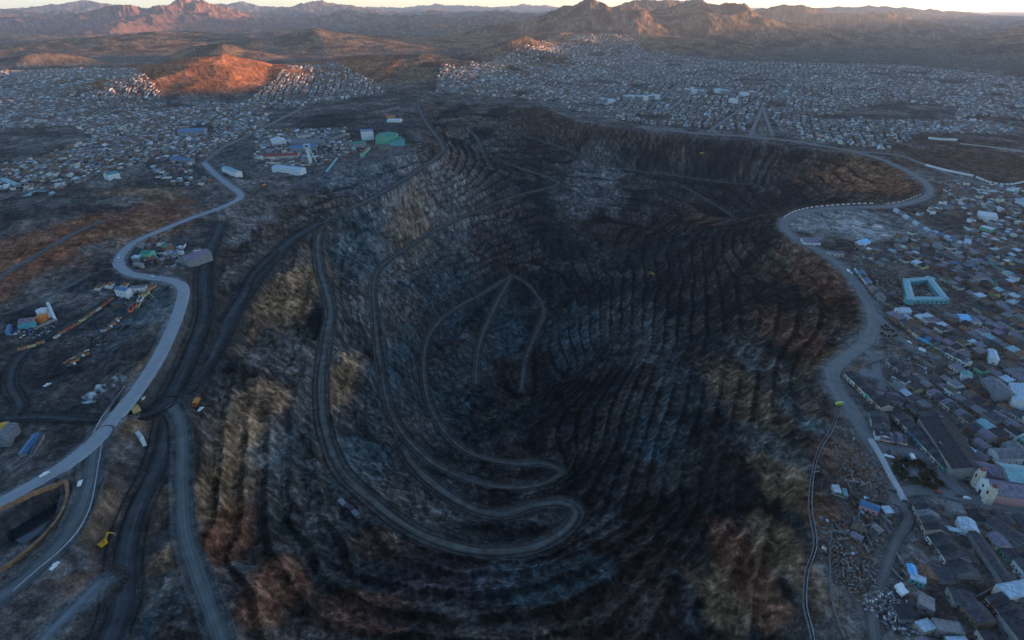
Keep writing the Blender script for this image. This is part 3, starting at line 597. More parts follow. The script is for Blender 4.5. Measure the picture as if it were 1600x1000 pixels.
row((1334,422),(1352,445), 4, 7, 3.8, ['charcoal','blue'], ['white','turquoise','cream'], 'the narrow rim road terrace')
row((1353,447),(1372,470), 4, 7, 3.8, ['charcoal','grey'], ['grey','orange','adobe'], 'the orange and grey rim road terrace')
row((1436,400),(1470,409), 5, 8, 4, ['dark','charcoal'], ['orange','orange','white','white','cream'], 'the orange and white terrace')
row((1472,413),(1535,425), 8, 8, 3.8, ['charcoal','grey','blue'], ['white','grey','adobe'], 'the terrace above the school')
row((1455,366),(1500,384), 7, 8, 4, ['pale blue metal','blue','grey'], ['white','white','grey'], 'the white sloping street')
row((1503,386),(1560,415), 9, 8, 4, ['grey','rust','charcoal'], ['cream','pink','white','white'], 'the pink and white street')
row((1395,330),(1450,364), 7, 6, 3.6, ['pale blue metal','grey'], ['white','grey'], 'the sheds below the bend')
row((1575,782),(1660,795), 4, 14, 5, ['purple grey'], ['grey'], 'the block behind the church')
G1 = [ # name, a, b, c, h, kind, roof, wall, label, cat
 ('warehouse',(1436,652),(1488,732),(1478,645),8,'gable','dark','grey','huge dark roofed warehouse behind the market street terrace','warehouse'),
 ('hall',(1467,691),(1508,729),(1473,687),9,'flat','white','white','narrow pale roofed hall wing beside the huge dark warehouse','hall'),
 ('hall',(1481,683),(1518,708),(1488,681),8,'mono','pale blue metal','white','pale hall wing parallel to the narrow white one','hall'),
 ('warehouse',(1500,728),(1572,748),(1514,716),8,'gable','purple grey','grey','long purple grey warehouse above the church','warehouse'),
 ('warehouse',(1556,722),(1578,752),(1640,722),10,'gable','aqua','grey','large aqua roofed hall cut by the picture edge','warehouse'),
 ('hall',(1577,598),(1583,625),(1630,600),8,'gable','pale blue metal','white','pale blue roofed sports hall at the picture edge','hall'),
 ('house',(1545,700),(1562,716),(1572,690),6,'gable','grey','white','broad grey gabled house above the aqua hall','house'),
 ('house',(1566,692),(1592,716),(1590,690),6,'gable','grey','grey','twin grey gabled house beside the broad one above the aqua hall','house'),
 ('hall',(1532,592),(1560,618),(1566,596),7,'gable','grey','concrete','grey hall with white stalls along its front','hall'),
 ('house',(1504,586),(1520,590),(1512,581),6,'gable','turquoise','white','teal gabled white house beside the grey hall','house'),
 ('house',(1496,808),(1503,826),(1520,808),5,'gable','pale blue metal','white','pale roofed house in the middle of the dark blocks','house'),
 ('house',(1479,784),(1487,799),(1500,786),5,'mono','grey','grey','grey lean-to roofed house above the pale one','house'),
 ('shed',(1473,826),(1502,832),(1474,822),3.5,'mono','pale blue metal','grey','narrow pale blue shed below the pale roofed house','shed'),
 ('house',(1456,817),(1462,825),(1471,817),4,'mono','aqua','grey','small aqua roofed house beside the pale house','house'),
 ('shed',(1299,757),(1304,769),(1310,757),3,'flat','white','grey','white roofed square shed on the pit edge','shed'),
 ('shed',(1316,763),(1319,774),(1322,763),3,'flat','aqua','grey','aqua roofed narrow shed beside the white one on the pit edge','shed'),
 ('house',(1344,789),(1373,800),(1348,781),4,'gable','blue','pink','long blue roofed house below the rubble slope','house'),
 ('house',(1377,792),(1385,802),(1390,794),4,'mono','pale blue metal','grey','pale blue roofed house above the dirt street','house'),
 ('shed',(1362,822),(1374,832),(1368,818),3,'gable','concrete','grey','concrete roofed shed with pale stripes on the slope','shed'),
 ('house',(1330,822),(1346,832),(1336,816),3.5,'mono','brown','adobe','brown earth roofed house on the pit slope','house'),
 ('house',(1329,836),(1346,845),(1335,831),3.5,'gable','purple grey','adobe','purple grey roofed house under the brown one on the slope','house'),
 ('market_tent',(1417,881),(1421,897),(1430,884),4,'gable','bright blue','brick','bright blue tarpaulin tent beside the dirt street','tent'),
 ('house',(1423,903),(1446,912),(1427,897),4,'mono','pale blue metal','turquoise','pale blue sheet house below the blue tarpaulin tent','house'),
 ('house',(1429,972),(1444,988),(1443,961),5,'flat','pale blue metal','grey','pale blue flat roof at the lower edge beside the scrap heap','house'),
 ('house',(1456,966),(1465,984),(1492,960),5.5,'flat','concrete','grey','big concrete roofed house beside the pale blue flat roof','house'),
 ('house',(1436,945),(1460,955),(1444,930),4,'mono','concrete','grey','square concrete roofed house above the pale blue flat roof','house'),
 ('house',(1503,945),(1530,975),(1530,940),5,'gable','charcoal','adobe','wide charcoal roofed house below the courtyard block','house'),
 ('house',(1476,995),(1490,1015),(1500,985),5,'flat','pale blue metal','grey','pale roof cut by the lower edge of the picture','house'),
 ('warehouse',(1555,914),(1578,936),(1600,903),7,'flat','pale blue metal','cream','large pale blue flat roofed store near the right edge','warehouse'),
 ('warehouse',(1560,958),(1600,1010),(1640,930),7,'flat','dark','grey','very large dark roof at the lower right corner','warehouse'),
 ('house',(1480,916),(1492,940),(1510,905),5,'flat','charcoal','grey','charcoal roofed courtyard block between two lanes','house'),
 ('warehouse',(1502,812),(1586,936),(1516,810),4.5,'gable','charcoal','grey','very long charcoal roofed block with a pale ridge','warehouse'),
 ('warehouse',(1540,815),(1594,850),(1556,808),4.5,'gable','charcoal','grey','long charcoal roofed block behind the very long one','warehouse'),
 ('warehouse',(1380,620),(1412,630),(1382,612),5,'gable','charcoal','grey','long charcoal roofed store behind the rim road terrace','warehouse'),
 ('house',(1366,617),(1408,622),(1368,611),5,'gable','purple grey','grey','long purple grey roof behind the rim road terrace','house'),
 ('house',(1345,586),(1374,592),(1350,580),4,'mono','grey','grey','grey lean-to roofed house between the road fork arms','house'),
 ('house',(1398,481),(1408,488),(1404,473),4,'gable','pale blue metal','white','white gabled house at the mouth of the street fork','house'),
 ('house',(1548,560),(1562,563),(1551,547),6,'gable','pale blue metal','white','pale blue villa behind the white terrace','house'),
 ('house',(1503,500),(1521,501),(1505,493),4,'mono','bright blue','white','bright blue roofed hut below the school rows','house'),
 ('house',(1523,503),(1536,504),(1525,494),4.5,'flat','purple grey','white','square purple grey roofed house beside the bright blue hut','house'),
 ('shed',(1475,491),(1498,498),(1477,487),3.5,'gable','grey','grey','long grey shed below the turquoise school','shed'),
 ('house',(1506,382),(1517,384),(1509,373),5,'flat','pale blue metal','grey','square pale blue roof beside the white street','house'),
 ('apartment_block',(1531,337),(1560,341),(1534,330),6,'flat','white','white','white roofed long block in the upper right cluster','apartment block'),
 ('shed',(1531,354),(1550,359),(1533,351),5,'flat','white','green','green walled shed with white roof above the pink street','shed'),
 ('shed',(1571,296),(1584,299),(1572,294),5,'gable','white','green','green shed with white roof beside the barrier blocks','shed'),
 ('warehouse',(1587,312),(1610,320),(1592,305),7,'gable','aqua','white','aqua barn at the right edge below the barrier blocks','warehouse'),
 ('house',(1257,379),(1283,380),(1259,373),3.5,'mono','purple grey','white','lone purple grey shed on the wasteland inside the road loop','house'),
 ('house',(1337,378),(1351,382),(1341,372),4,'gable','bright blue','white','blue house on the wasteland inside the road loop','house'),
 ('house',(1355,348),(1362,350),(1356,346),3.5,'gable','grey','adobe','lone small grey hut on the wasteland','house'),
]
for g in G1:
    if g[7] == 'concrete': g = g[:7] + ('grey',) + g[8:]
    bld(*g)
def school():
    A, B_, C_, D = at(1419,468,6), at(1483,468,6), at(1455,433,6), at(1411,436,6)
    t = thing('school_building', (A[0], A[1], 0), 0, 'turquoise school of four wings round a paved courtyard', 'school')
    c = (A + B_ + C_ + D)[:2] / 4; r = max(np.linalg.norm(p[:2] - c) for p in (A, B_, C_, D)); FOOT.append((c[0], c[1], r + 5, r, r, 0))
    for P, Q in ((A, B_), (B_, C_), (D, C_), (A, D)):
        P = P - A; Q = Q - A; d = (Q - P); L = np.linalg.norm(d[:2]); d = d / L; n = np.array([-d[1], d[0], 0]); mid = (P + Q) / 2
        if np.dot(np.append(c - A[:2], 0) - mid, n) < 0: n = -n
        w_ = MB(); r_ = MB(); q_ = []
        def loc(u, v, z): return tuple(P + d * u + n * v + np.array([0, 0, z]))
        z0 = -2 - 0; W_ = 6.5; e = 1.2
        def slab(mb, u0, u1, v0, v1, za, zb, zc=None):
            zc = zb if zc is None else zc
            V = [loc(u0,v0,za),loc(u1,v0,za),loc(u1,v1,za),loc(u0,v1,za),loc(u0,v0,zb),loc(u1,v0,zb),loc(u1,v1,zc),loc(u0,v1,zc)]
            mb.add(V, [(0,3,2,1),(4,5,6,7),(0,1,5,4),(1,2,6,5),(2,3,7,6),(3,0,4,7)])
        slab(w_, 0, L, 0, W_, -2, 6.0); wing = w_.build('wing', WAL['turquoise'], t)
        slab(r_, -.5, L+.5, -.6, W_/2, 6.05, 6.2, 7.4); slab(r_, -.5, L+.5, W_/2, W_+.6, 6.05, 7.4, 6.2); r_.build('roof', PAL['aqua'], wing)
        k = int(L // 5)
        for i in range(k):
            for v in (-.06, W_ + .003):
                wd_ = MB(); slab(wd_, (i+.3)*L/k, (i+.75)*L/k, v, v + .057, 1.4, 3.0); wd_.build('window', GLASS, wing)
school()
def church():
    p = hit(1532, 772); q = hit(1602, 782); d = (q - p)[:2]; rot = math.atan2(d[1], d[0])
    t = thing('church', (p[0], p[1], p[2]), rot, 'cream and pink church front with two stepped towers beside the plaza street', 'church')
    FOOT.append((p[0] + 18 * math.cos(rot), p[1] + 18 * math.sin(rot), 26, 26, 8, rot))
    m = MB(); m.prism([(-8, -2), (8, -2), (8, 8), (0, 11.5), (-8, 8)], 0, 46)
    m.v = [(y, -x, z) for x, y, z in m.v]; m.build('nave', WAL['pink'], t)
    r = MB()
    for s_ in (1, -1):
        P = [(-.3, s_*8.6, 7.8), (46.4, s_*8.6, 7.8), (46.4, 0, 11.6), (-.3, 0, 11.6)]; r.add(P + [(a, b, c + .2) for a, b, c in P], [(0,1,2,3),(7,6,5,4),(0,4,5,1),(1,5,6,2),(2,6,7,3),(3,7,4,0)])
    r.build('roof', PAL['purple grey'], t)
    f = MB(); f.prism([(-7, -1), (7, -1), (7, 10), (3, 12), (0, 14), (-3, 12), (-7, 10)], -1.2, -.01); f.v = [(y, -x, z) for x, y, z in f.v]; f.build('facade', WAL['white'], t)
    for s_ in (1, -1):
        k = MB(); k.box(-2.5, 2.0, s_*8.2-2.2, s_*8.2+2.2, -1, 12); k.box(-2, 1.5, s_*8.2-1.7, s_*8.2+1.7, 12, 15); tw = k.build('tower', WAL['cream'], t)
        k = MB(); k.box(-2.56, -2.503, s_*8.2-.9, s_*8.2+.9, 8, 10.6); k.build('window', GLASS, tw)
        k = MB(); k.cyl(-.25, s_*8.2, 15, 17.5, 1.8, .3, 8); k.build('spire', PAL['red'], tw)
    k = MB(); k.box(-1.28, -1.205, -1.3, 1.3, 0, 4); k.build('door', WOOD, t)
    k = MB(); k.box(-1.28, -1.205, -1, 1, 7, 9); k.build('window', GLASS, t)
church()
# ------------------------------------------------------------------ industrial sites west of the pit
G2 = [
 ('factory_hall',(424,262),(468,266),(428,255),9,'gable','pale blue metal','white','long pale ribbed factory shed at the foot of the white tower','factory'),
 ('factory_hall',(452,232),(495,229),(455,226),9,'gable','blue','grey','blue roofed factory shed above the pink roofs','factory'),
 ('factory_hall',(425,221),(447,219),(428,214),9,'gable','pale blue metal','white','pale blue factory hall at the plant corner','factory'),
 ('factory_hall',(452,223),(505,222),(455,218),8,'mono','grey','grey','long grey shed north of the blue roofed shed','factory'),
 ('factory_hall',(411,245),(465,243),(414,239),6,'gable','red','cream','long red and cream shed between the blue roofs','factory'),
 ('factory_hall',(505,214),(525,207),(515,220),8,'gable','charcoal','grey','charcoal gabled shed below the dark spoil heap','factory'),
 ('factory_hall',(466,212),(486,210),(470,206),7,'gable','grey','cream','grey roofed workshop in the upper plant','factory'),
 ('mill_building',(564,206),(583,205),(566,200),20,'flat','blue','white','tall white mill block with blue roof beside the green mill','factory'),
 ('mill_building',(586,214),(616,214),(590,204),16,'gable','green','green','large green mill building beside the white mill block','factory'),
 ('mill_building',(610,222),(632,220),(614,214),9,'mono','green','turquoise','low green annex right of the large green mill','factory'),
 ('mill_building',(552,226),(572,222),(556,219),9,'gable','green','grey','green roofed annex left of the large green mill','factory'),
 ('factory_hall',(562,240),(574,228),(567,242),7,'gable','red','green','dark red roofed conveyor shed below the green mill','factory'),
 ('house',(596,180),(603,180),(597,176),6,'gable','red','brick','small red roofed house by the pit head of the upper road','house'),
 ('house',(607,182),(618,181),(608,177),6,'gable','red','orange','red and orange house by the top of the upper road','house'),
 ('factory_hall',(604,188),(626,188),(606,184),6,'flat','white','white','white roofed canteen below the red houses','factory'),
 ('warehouse',(346,262),(368,270),(356,257),8,'gable','aqua','white','aqua roofed warehouse inside the road junction','warehouse'),
 ('warehouse',(265,247),(295,251),(268,242),8,'gable','blue','grey','blue roofed warehouse at the town edge by the highway','warehouse'),
 ('warehouse',(277,207),(318,205),(280,198),8,'gable','blue','grey','large blue roofed hall in the western town','warehouse'),
 ('sports_court',(35,306),(75,306),(44,297),1.2,'flat','aqua','grey','pale aqua sports court on the brown slope at the town edge','court'),
 ('warehouse',(0,281),(22,290),(10,275),7,'gable','aqua','grey','aqua roofed hall at the left edge of the picture','warehouse'),
 ('house',(168,274),(186,270),(172,268),7,'gable','turquoise','white','turquoise roofed house at the edge of the western town','house'),
 ('warehouse',(218,396),(232,397),(220,389),9,'gable','green','green','green gabled works building inside the highway loop','warehouse'),
 ('warehouse',(259,387),(270,383),(262,380),8,'gable','green','brick','green roofed brick workshop right of the green works building','warehouse'),
 ('warehouse',(278,403),(292,408),(300,380),7,'gable','purple grey','grey','long purple grey roofed shed inside the highway loop','warehouse'),
 ('warehouse',(292,406),(302,398),(296,409),5,'mono','grey','grey','narrow grey lean-to along the purple grey shed','warehouse'),
 ('warehouse',(205,403),(217,403),(206,399),5,'mono','pale blue metal','grey','pale blue shed below the green works building','warehouse'),
 ('warehouse',(226,405),(240,403),(227,401),5,'mono','rust','brick','rust roofed shed below the green works building','warehouse'),
 ('warehouse',(262,398),(272,392),(265,400),5,'gable','blue','grey','blue roofed shed in the middle of the highway loop','warehouse'),
 ('warehouse',(207,412),(220,414),(208,409),4,'mono','concrete','grey','concrete roofed store near the lower bend of the loop','warehouse'),
 ('station_building',(178,452),(196,455),(184,446),6,'gable','blue','white','blue roofed depot building at the head of the rail yard','station'),
 ('warehouse',(200,451),(226,449),(204,446),5,'flat','grey','white','flat roofed store beside the depot building','warehouse'),
 ('warehouse',(28,710),(52,679),(38,716),6,'gable','blue','grey','long dark blue roofed shed at the left edge below the rail yard','warehouse'),
 ('warehouse',(44,712),(62,678),(50,714),6,'gable','charcoal','grey','charcoal roofed shed parallel to the long dark blue one','warehouse'),
 ('warehouse',(-12,690),(6,665),(4,700),6,'gable','grey','grey','grey roofed shed cut by the left edge below the rail yard','warehouse'),
 ('warehouse',(28,504),(50,501),(30,498),8,'gable','purple grey','pink','pink grey roofed ore shed at the left edge plant','warehouse'),
 ('warehouse',(28,512),(54,507),(30,506),6,'gable','turquoise','turquoise','turquoise roofed ore shed at the left edge plant','warehouse'),
 ('warehouse',(8,520),(12,508),(14,521),5,'gable','blue','blue','small blue shed at the left edge plant','warehouse'),
 ('hut',(211,676),(218,684),(219,674),3.5,'flat','white','white','white gatehouse on the bank below the tunnel arch','hut'),
 ('hut',(312,631),(314,628),(317,632),0.1,'flat','white','white','',''),
]
for g in G2:
    if g[8]:
        f_ = .62 if g[1][1] < 300 else .85; c_ = (g[1][0] + (g[3][0] - g[1][0]) * f_, g[1][1] + (g[3][1] - g[1][1]) * f_); bld(g[0], g[1], g[2], c_, *g[4:])
for i, (x, y) in enumerate([(983,157),(992,156),(1001,157),(1010,157),(1019,156),(1028,155),(1078,146),(1090,147),(1101,148),(1128,146),(1139,148),(1168,151),(1180,150),(958,162),(945,161),(1150,161),(1232,150)]):
    bld('apartment_block', (x-3.6, y-6), (x+3.6, y-6.4), (x-3, y-8), 15, 'flat', 'pale blue metal' if i % 3 else 'white', 'white' if i % 2 else 'grey', '', 'apartment block', 'apartment blocks across the far city', 4)['label'] = f"pale four storey apartment block in the far city, {ORD(i) or 'first'} counted from the western cluster"
def tower():
    p = hit(486, 256); t = thing('headframe_tower', p, .1, 'tall white and blue headframe tower above the factory sheds', 'tower')
    m = MB(); m.beam((0, 0, -1), (-3, 0, 36), 7, 6); m.build('shaft', WAL['white'], t)
    m = MB(); m.box(-9, 3.5, -4.5, 4.5, 35, 43); cb = m.build('cabin', PAL['pale blue metal'], t); m = MB(); m.box(-6, 1, -4.58, -4.503, 38, 41); m.build('window', GLASS, cb)
    m = MB(); m.beam((14, 0, -1), (1, 0, 35), 1.6); m.beam((14, 3, -1), (1, 3, 35), 1.2); m.build('brace', PAL['pale blue metal'], t)
tower()
def conveyor(name, a, b, h0, h1, w_, col, label):
    A, B_ = hit(*a), hit(*b); t = thing(name, A, 0, label, 'conveyor'); d = B_ - A
    m = MB(); m.beam((0, 0, h0), (d[0], d[1], d[2] + h1), w_, 2.2); m.build('gallery', PAL[col], t)
    for k in (.25, .5, .75, .98):
        q = d * k; zz = h0 + (h1 - h0) * k; m = MB(); m.beam((q[0]-1, q[1], q[2] - 1), (q[0]-1, q[1], q[2] * 1 + zz), .5); m.beam((q[0]+1, q[1], q[2] - 1), (q[0]+1, q[1], q[2] + zz), .5); m.build('trestle', STEEL, t)
conveyor('conveyor', (510,270), (528,257), 2, 14, 4, 'aqua', 'aqua covered conveyor rising from the pit edge')
conveyor('conveyor', (90,508), (82,490), 6, 14, 3, 'white', 'white conveyor gallery beside the orange silo')
conveyor('conveyor', (56,517), (90,509), 3, 8, 2.5, 'concrete', 'pale low conveyor below the turquoise ore shed')
def silo(px, py, r, h, roof, wall, label):
    p = hit(px, py); t = thing('silo', p, 0, label, 'silo'); m = MB(); m.cyl(0, 0, -1, h, r, n=20); m.build('drum', wall, t); m = MB(); m.cyl(0, 0, h + .01, h + r * .4, r * 1.03, r * .15, 20); m.build('roof', roof, t)
silo(69, 505, 6, 9, PAL['orange'], PAL['orange'], 'squat orange silo in the left edge plant')
silo(71, 496, 6, 10, PAL['white'], WAL['white'], 'white silo behind the orange one')
silo(8, 676, 6, 7, PAL['yellow'], WAL['blue'], 'yellow rimmed round tank at the left edge')
silo(407, 190, 6, 8, PAL['white'], WAL['white'], 'white round tank at the edge of the western town')
silo(352, 190, 6, 8, PAL['white'], WAL['white'], 'white round tank beside the barrack rows')
# ------------------------------------------------------------------ vehicles, rail wagons, barriers, trees
def copy_tree(o, parent=None):
    c = o.copy(); sc.collection.objects.link(c)
    if parent is not None: c.parent = parent
    for ch in list(o.children): copy_tree(ch, c)
    return c
def heading(px, py, qx, qy):
    a, b = hit(px, py), hit(qx, qy); return math.atan2(b[1] - a[1], b[0] - a[0])
def road_z(p):
    return float(p[2]) + .4
def make_car(name, paint, kind):
    t = thing(name, (0, 0, 0), 0, '', '')
    m = MB()
    if kind == 'van': m.prism([(-2.6, .45), (2.5, .45), (2.6, 1.1), (2.1, 2.1), (-2.6, 2.2)], -1, 1)
    elif kind == 'pickup': m.prism([(-2.7, .5), (2.6, .5), (2.6, 1.1), (1.6, 1.2), (1.0, 1.85), (-.5, 1.85), (-.7, 1.2), (-2.7, 1.2)], -.95, .95)
    else: m.prism([(-2.1, .4), (2.1, .4), (2.1, .9), (1.2, 1.0), (.6, 1.5), (-1.2, 1.5), (-1.9, 1.0), (-2.1, .95)], -.85, .85)
    m.build('body', paint, t)
    g = MB(); xw = {'van': (1.9, 2.38), 'pickup': (1.02, 1.5), 'car': (.62, 1.1)}[kind]; zt = {'van': 2.0, 'pickup': 1.8, 'car': 1.46}[kind]; zb = {'van': 1.25, 'pickup': 1.3, 'car': 1.05}[kind]
    g.add([(xw[1]+.06, -.8, zb), (xw[1]+.06, .8, zb), (xw[0]+.28, .72, zt), (xw[0]+.28, -.72, zt)], [(0,1,2,3)]); g.build('windscreen', GLASS, t)
    for x in (-1.5, 1.5):
        for y in (-.85, .85):
            k = MB(); k.wheel(x, y, .36, .36, .22); k.build('wheel', TYRE, t)
    return t
protos = {('van','white'): make_car('van', WHITEP, 'van'), ('pickup','white'): make_car('pickup_truck', WHITEP, 'pickup'), ('car','white'): make_car('parked_car', WHITEP, 'car'), ('car','dark'): make_car('parked_car', DARKP, 'car'), ('car','red'): make_car('parked_car', mat('red car paint', (.4, .05, .04), .4), 'car')}
used = set()
def put(proto, loc, rot, label, cat, group=None, scale=1.0):
    o = proto if proto.name not in used else copy_tree(proto); used.add(o.name)
    o.location = tuple(map(float, loc)); o.rotation_euler = (0, 0, rot); o.scale = (scale,) * 3; o['label'] = label; o['category'] = cat
    if group: o['group'] = group
    elif 'group' in o: del o['group']
    return o
CARS = [
 (('pickup','white'),(71,743),(90,733),'white pickup driving down the pale highway','pickup'), (('pickup','white'),(126,757),(134,735),'white pickup on the grey slip road below the highway','pickup'),
 (('van','white'),(1404,919),(1412,915),'white minibus, topmost of the trio beside the dirt street','van'), (('van','white'),(1407,925),(1415,920),'white minibus, middle one of the trio beside the dirt street','van'), (('van','white'),(1411,929),(1418,925),'white minibus, lowest of the trio beside the dirt street','van'),
 (('car','white'),(1384,714),(1392,715),'white car above the plaza, nearer the pale wall','car'), (('car','white'),(1391,716),(1399,717),'white car above the plaza, next to another white car','car'),
 (('van','white'),(1425,717),(1430,726),'white van at the top of the car row beside the market street','van'),
 (('car','dark'),(1429,722),(1434,731),'dark car in the row beside the market street, below the van','car'), (('car','white'),(1433,726),(1438,735),'white car in the middle of the row beside the market street','car'), (('car','dark'),(1437,732),(1442,740),'dark car in the row beside the market street, nearest the plaza trees','car'),
 (('car','dark'),(1340,629),(1346,640),'lone dark car on the widening of the rim road','car'), (('car','white'),(1330,428),(1336,434),'lone white car on the rim road above the wall','car'),
 (('van','white'),(1325,425),(1330,430),'white van on the rim road near the white huts','van'), (('car','white'),(1420,536),(1430,541),'white car in the street below the bright blue shops','car'), (('van','white'),(1440,549),(1450,553),'white van leaving the fork towards the town','van'),
 (('car','red'),(1465,771),(1475,773),'red car in the street in front of the church','car'), (('car','dark'),(1498,776),(1508,778),'dark car in the street left of the church','car'), (('car','white'),(1510,780),(1520,781),'white car in front of the church door','car'),
 (('car','white'),(222,617),(227,610),'white car beside the tunnel arch','car'), (('pickup','white'),(86,885),(92,878),'white pickup parked on the dark bank under the slip road','pickup'), (('pickup','white'),(314,641),(320,636),'white pickup beside the orange haul truck','pickup'),
 (('car','white'),(239,433),(247,434),'white car on the highway at the lower bend of the loop','car'), (('car','white'),(186,404),(187,398),'white car on the outer bend of the highway loop','car'), (('pickup','white'),(75,603),(82,600),'pale pickup on the dark ground of the hollow','pickup'),
 (('car','dark'),(1395,768),(1402,772),'dark car at the plaza end of the pale wall','car'), (('car','white'),(1540,785),(1550,787),'white car in the street right of the church','car'), (('car','dark'),(268,452),(274,446),'dark car beside the rail yard fence','car'),
]
for key, p, q, lab, cat in CARS:
    P = hit(*p); put(protos[key], (P[0], P[1], road_z(P)), heading(*p, *q), lab, cat, scale=1.15)
def lime_bus():
    P = hit(1311, 633); t = thing('minibus', (P[0], P[1], P[2] + .3), heading(1311,633,1322,632), 'lime yellow minibus parked on the pit rim beside the road', 'minibus')
    m = MB(); m.prism([(-3.2, .5), (3.1, .5), (3.3, 1.3), (2.9, 2.6), (-3.2, 2.7)], -1.3, 1.3); m.build('body', PAL['lime'], t)
    for y in (-1.33, 1.303):
        m = MB(); m.box(-2.8, 2.4, y, y + .03, 1.5, 2.3); m.build('window', GLASS, t)
    for x in (-2, 2):
        for y in (-1.2, 1.2): k = MB(); k.wheel(x, y, .45, .45, .3); k.build('wheel', TYRE, t)
lime_bus()
def haul_truck(p, q, lab, col='yellow'):
    P = hit(*p); t = thing('haul_truck', (P[0], P[1], P[2] + .3), heading(*p, *q), lab, 'truck')
    m = MB(); m.prism([(-4.6, 2.2), (2.0, 1.9), (2.6, 4.0), (4.2, 4.3), (4.2, 4.5), (2.2, 4.6), (-5.2, 4.0)], -2.2, 2.2); m.build('dump_body', PAL[col], t)
    m = MB(); m.box(2.3, 4.0, -1.9, 1.9, 1.6, 3.9); m.box(4.0, 5.0, -2.0, 2.0, 1.2, 2.6); cb = m.build('cab', PAL[col], t); m = MB(); m.box(4.003, 4.05, -1.5, 1.5, 2.7, 3.6); m.build('windscreen', GLASS, cb)
    m = MB(); m.box(-4.0, 4.6, -1.2, 1.2, 1.2, 1.9); m.build('chassis', STEEL, t)
    for x in (-3, 3.2):
        for y in (-1.9, 1.9): k = MB(); k.wheel(x, y, 1.2, 1.2, .9, 16); k.build('wheel', TYRE, t)
haul_truck((308,632),(298,640),'orange haul truck at the junction of the dark haul roads','orange')
haul_truck((413,292),(425,288),'orange haul truck on the upper track below the factory sheds','orange')
haul_truck((1092,270),(1080,272),'small yellow haul truck far across the pit on the wall track')
haul_truck((536,790),(545,798),'dusty grey haul truck parked highest beside the upper haul road curve','concrete')
haul_truck((546,797),(556,805),'dark dusty haul truck parked between two grey ones beside the haul road curve','charcoal')
haul_truck((556,806),(566,814),'dusty grey haul truck parked lowest beside the upper haul road curve','grey')
def excavator(p, rot, lab):
    P = hit(*p); t = thing('excavator', (P[0], P[1], P[2]), rot, lab, 'excavator'); t.scale = (1.15,) * 3
    for y in (-1.5, 1.5): m = MB(); m.prism([(-2.3, 0), (2.3, 0), (2.8, .5), (2.3, 1.0), (-2.3, 1.0), (-2.8, .5)], y - .4, y + .4); m.build('track', TYRE, t)
    m = MB(); m.box(-2.6, 1.6, -1.6, 1.6, 1.2, 2.8); b = m.build('body', PAL['yellow'], t); m = MB(); m.box(.2, 1.7, -1.62, -.3, 2.82, 4.1); cb = m.build('cab', PAL['yellow'], t); m = MB(); m.box(1.703, 1.75, -1.5, -.4, 3.0, 4.0); m.build('window', GLASS, cb)
    m = MB(); m.beam((1.4, .5, 2.2), (4.6, .5, 5.6), .7, .9); m.build('boom', PAL['yellow'], t); m = MB(); m.beam((4.6, .5, 5.6), (7.0, .5, 2.4), .5, .6); m.build('arm', PAL['yellow'], t)
    m = MB(); m.prism([(6.4, .6), (7.6, .4), (8.0, 1.6), (7.0, 2.5)], -.3, 1.3); m.build('bucket', STEEL, t)
excavator((163,852), R(70), 'yellow excavator digging on the red bank beside the haul road')
excavator((1020,430), R(160), 'small excavator on the dark pit wall')
# rail wagons
def wagon(paint):
    t = thing('rail_wagon', (0, 0, 0), 0, '', ''); m = MB(); m.box(-5.5, 5.5, -1.4, 1.4, 1.1, 1.4)
    for q in ((-5.5, 5.5, -1.4, -1.25), (-5.5, 5.5, 1.25, 1.4), (-5.5, -5.35, -1.25, 1.25), (5.35, 5.5, -1.25, 1.25)): m.box(*q, 1.4, 2.9)
    m.build('tub', paint, t); m = MB(); m.box(-5.2, 5.2, -1.2, 1.2, 1.42, 2.2); m.build('ore_load', mat('dark ore', (.05, .045, .045), .95), t)
    for x in (-3.8, 3.8):
        for y in (-.75, .75): k = MB(); k.wheel(x, y, .5, .45, .14); k.build('wheel', STEEL, t)
    return t
RUSTY = mat('rusty wagon paint', (.50, .24, .12), .9, .3, .5); PALEW = mat('pale wagon paint', (.70, .66, .60), .8, .3, .5); REDW = mat('red wagon paint', (.60, .13, .08), .7, .3, .5); YELW = mat('dull yellow wagon paint', (.60, .50, .24), .8, .3, .5)
wp = [wagon(RUSTY), wagon(PALEW), wagon(REDW), wagon(YELW)]; WN = ['rust brown', 'pale grey', 'red', 'dull yellow']
def string(pts, n, cols, place, skip=()):
    L = spline([hit(*p) for p in pts], 12); s = np.concatenate([[0], np.cumsum(np.linalg.norm(np.diff(L, axis=0), axis=1))])
    for i in range(n):
        if i in skip: continue
        u = (i + .5) / n * s[-1]; k = min(np.searchsorted(s, u), len(L) - 1); a, b = L[k-1], L[k]; f = (u - s[k-1]) / (s[k] - s[k-1]); p = a + (b - a) * f
        z = float(H(p[0], p[1])[0]); c = cols[i % len(cols)]
        put(wp[c], (p[0], p[1], z + .25), math.atan2(b[1]-a[1], b[0]-a[0]), f"{WN[c]} open ore wagon, {ORD(i) or 'first'} from the lower end of {place}", 'rail wagon', 'ore wagons on ' + place, s[-1] / n / 12.4).scale = (s[-1] / n / 12.4, s[-1] / n / 9, s[-1] / n / 8)
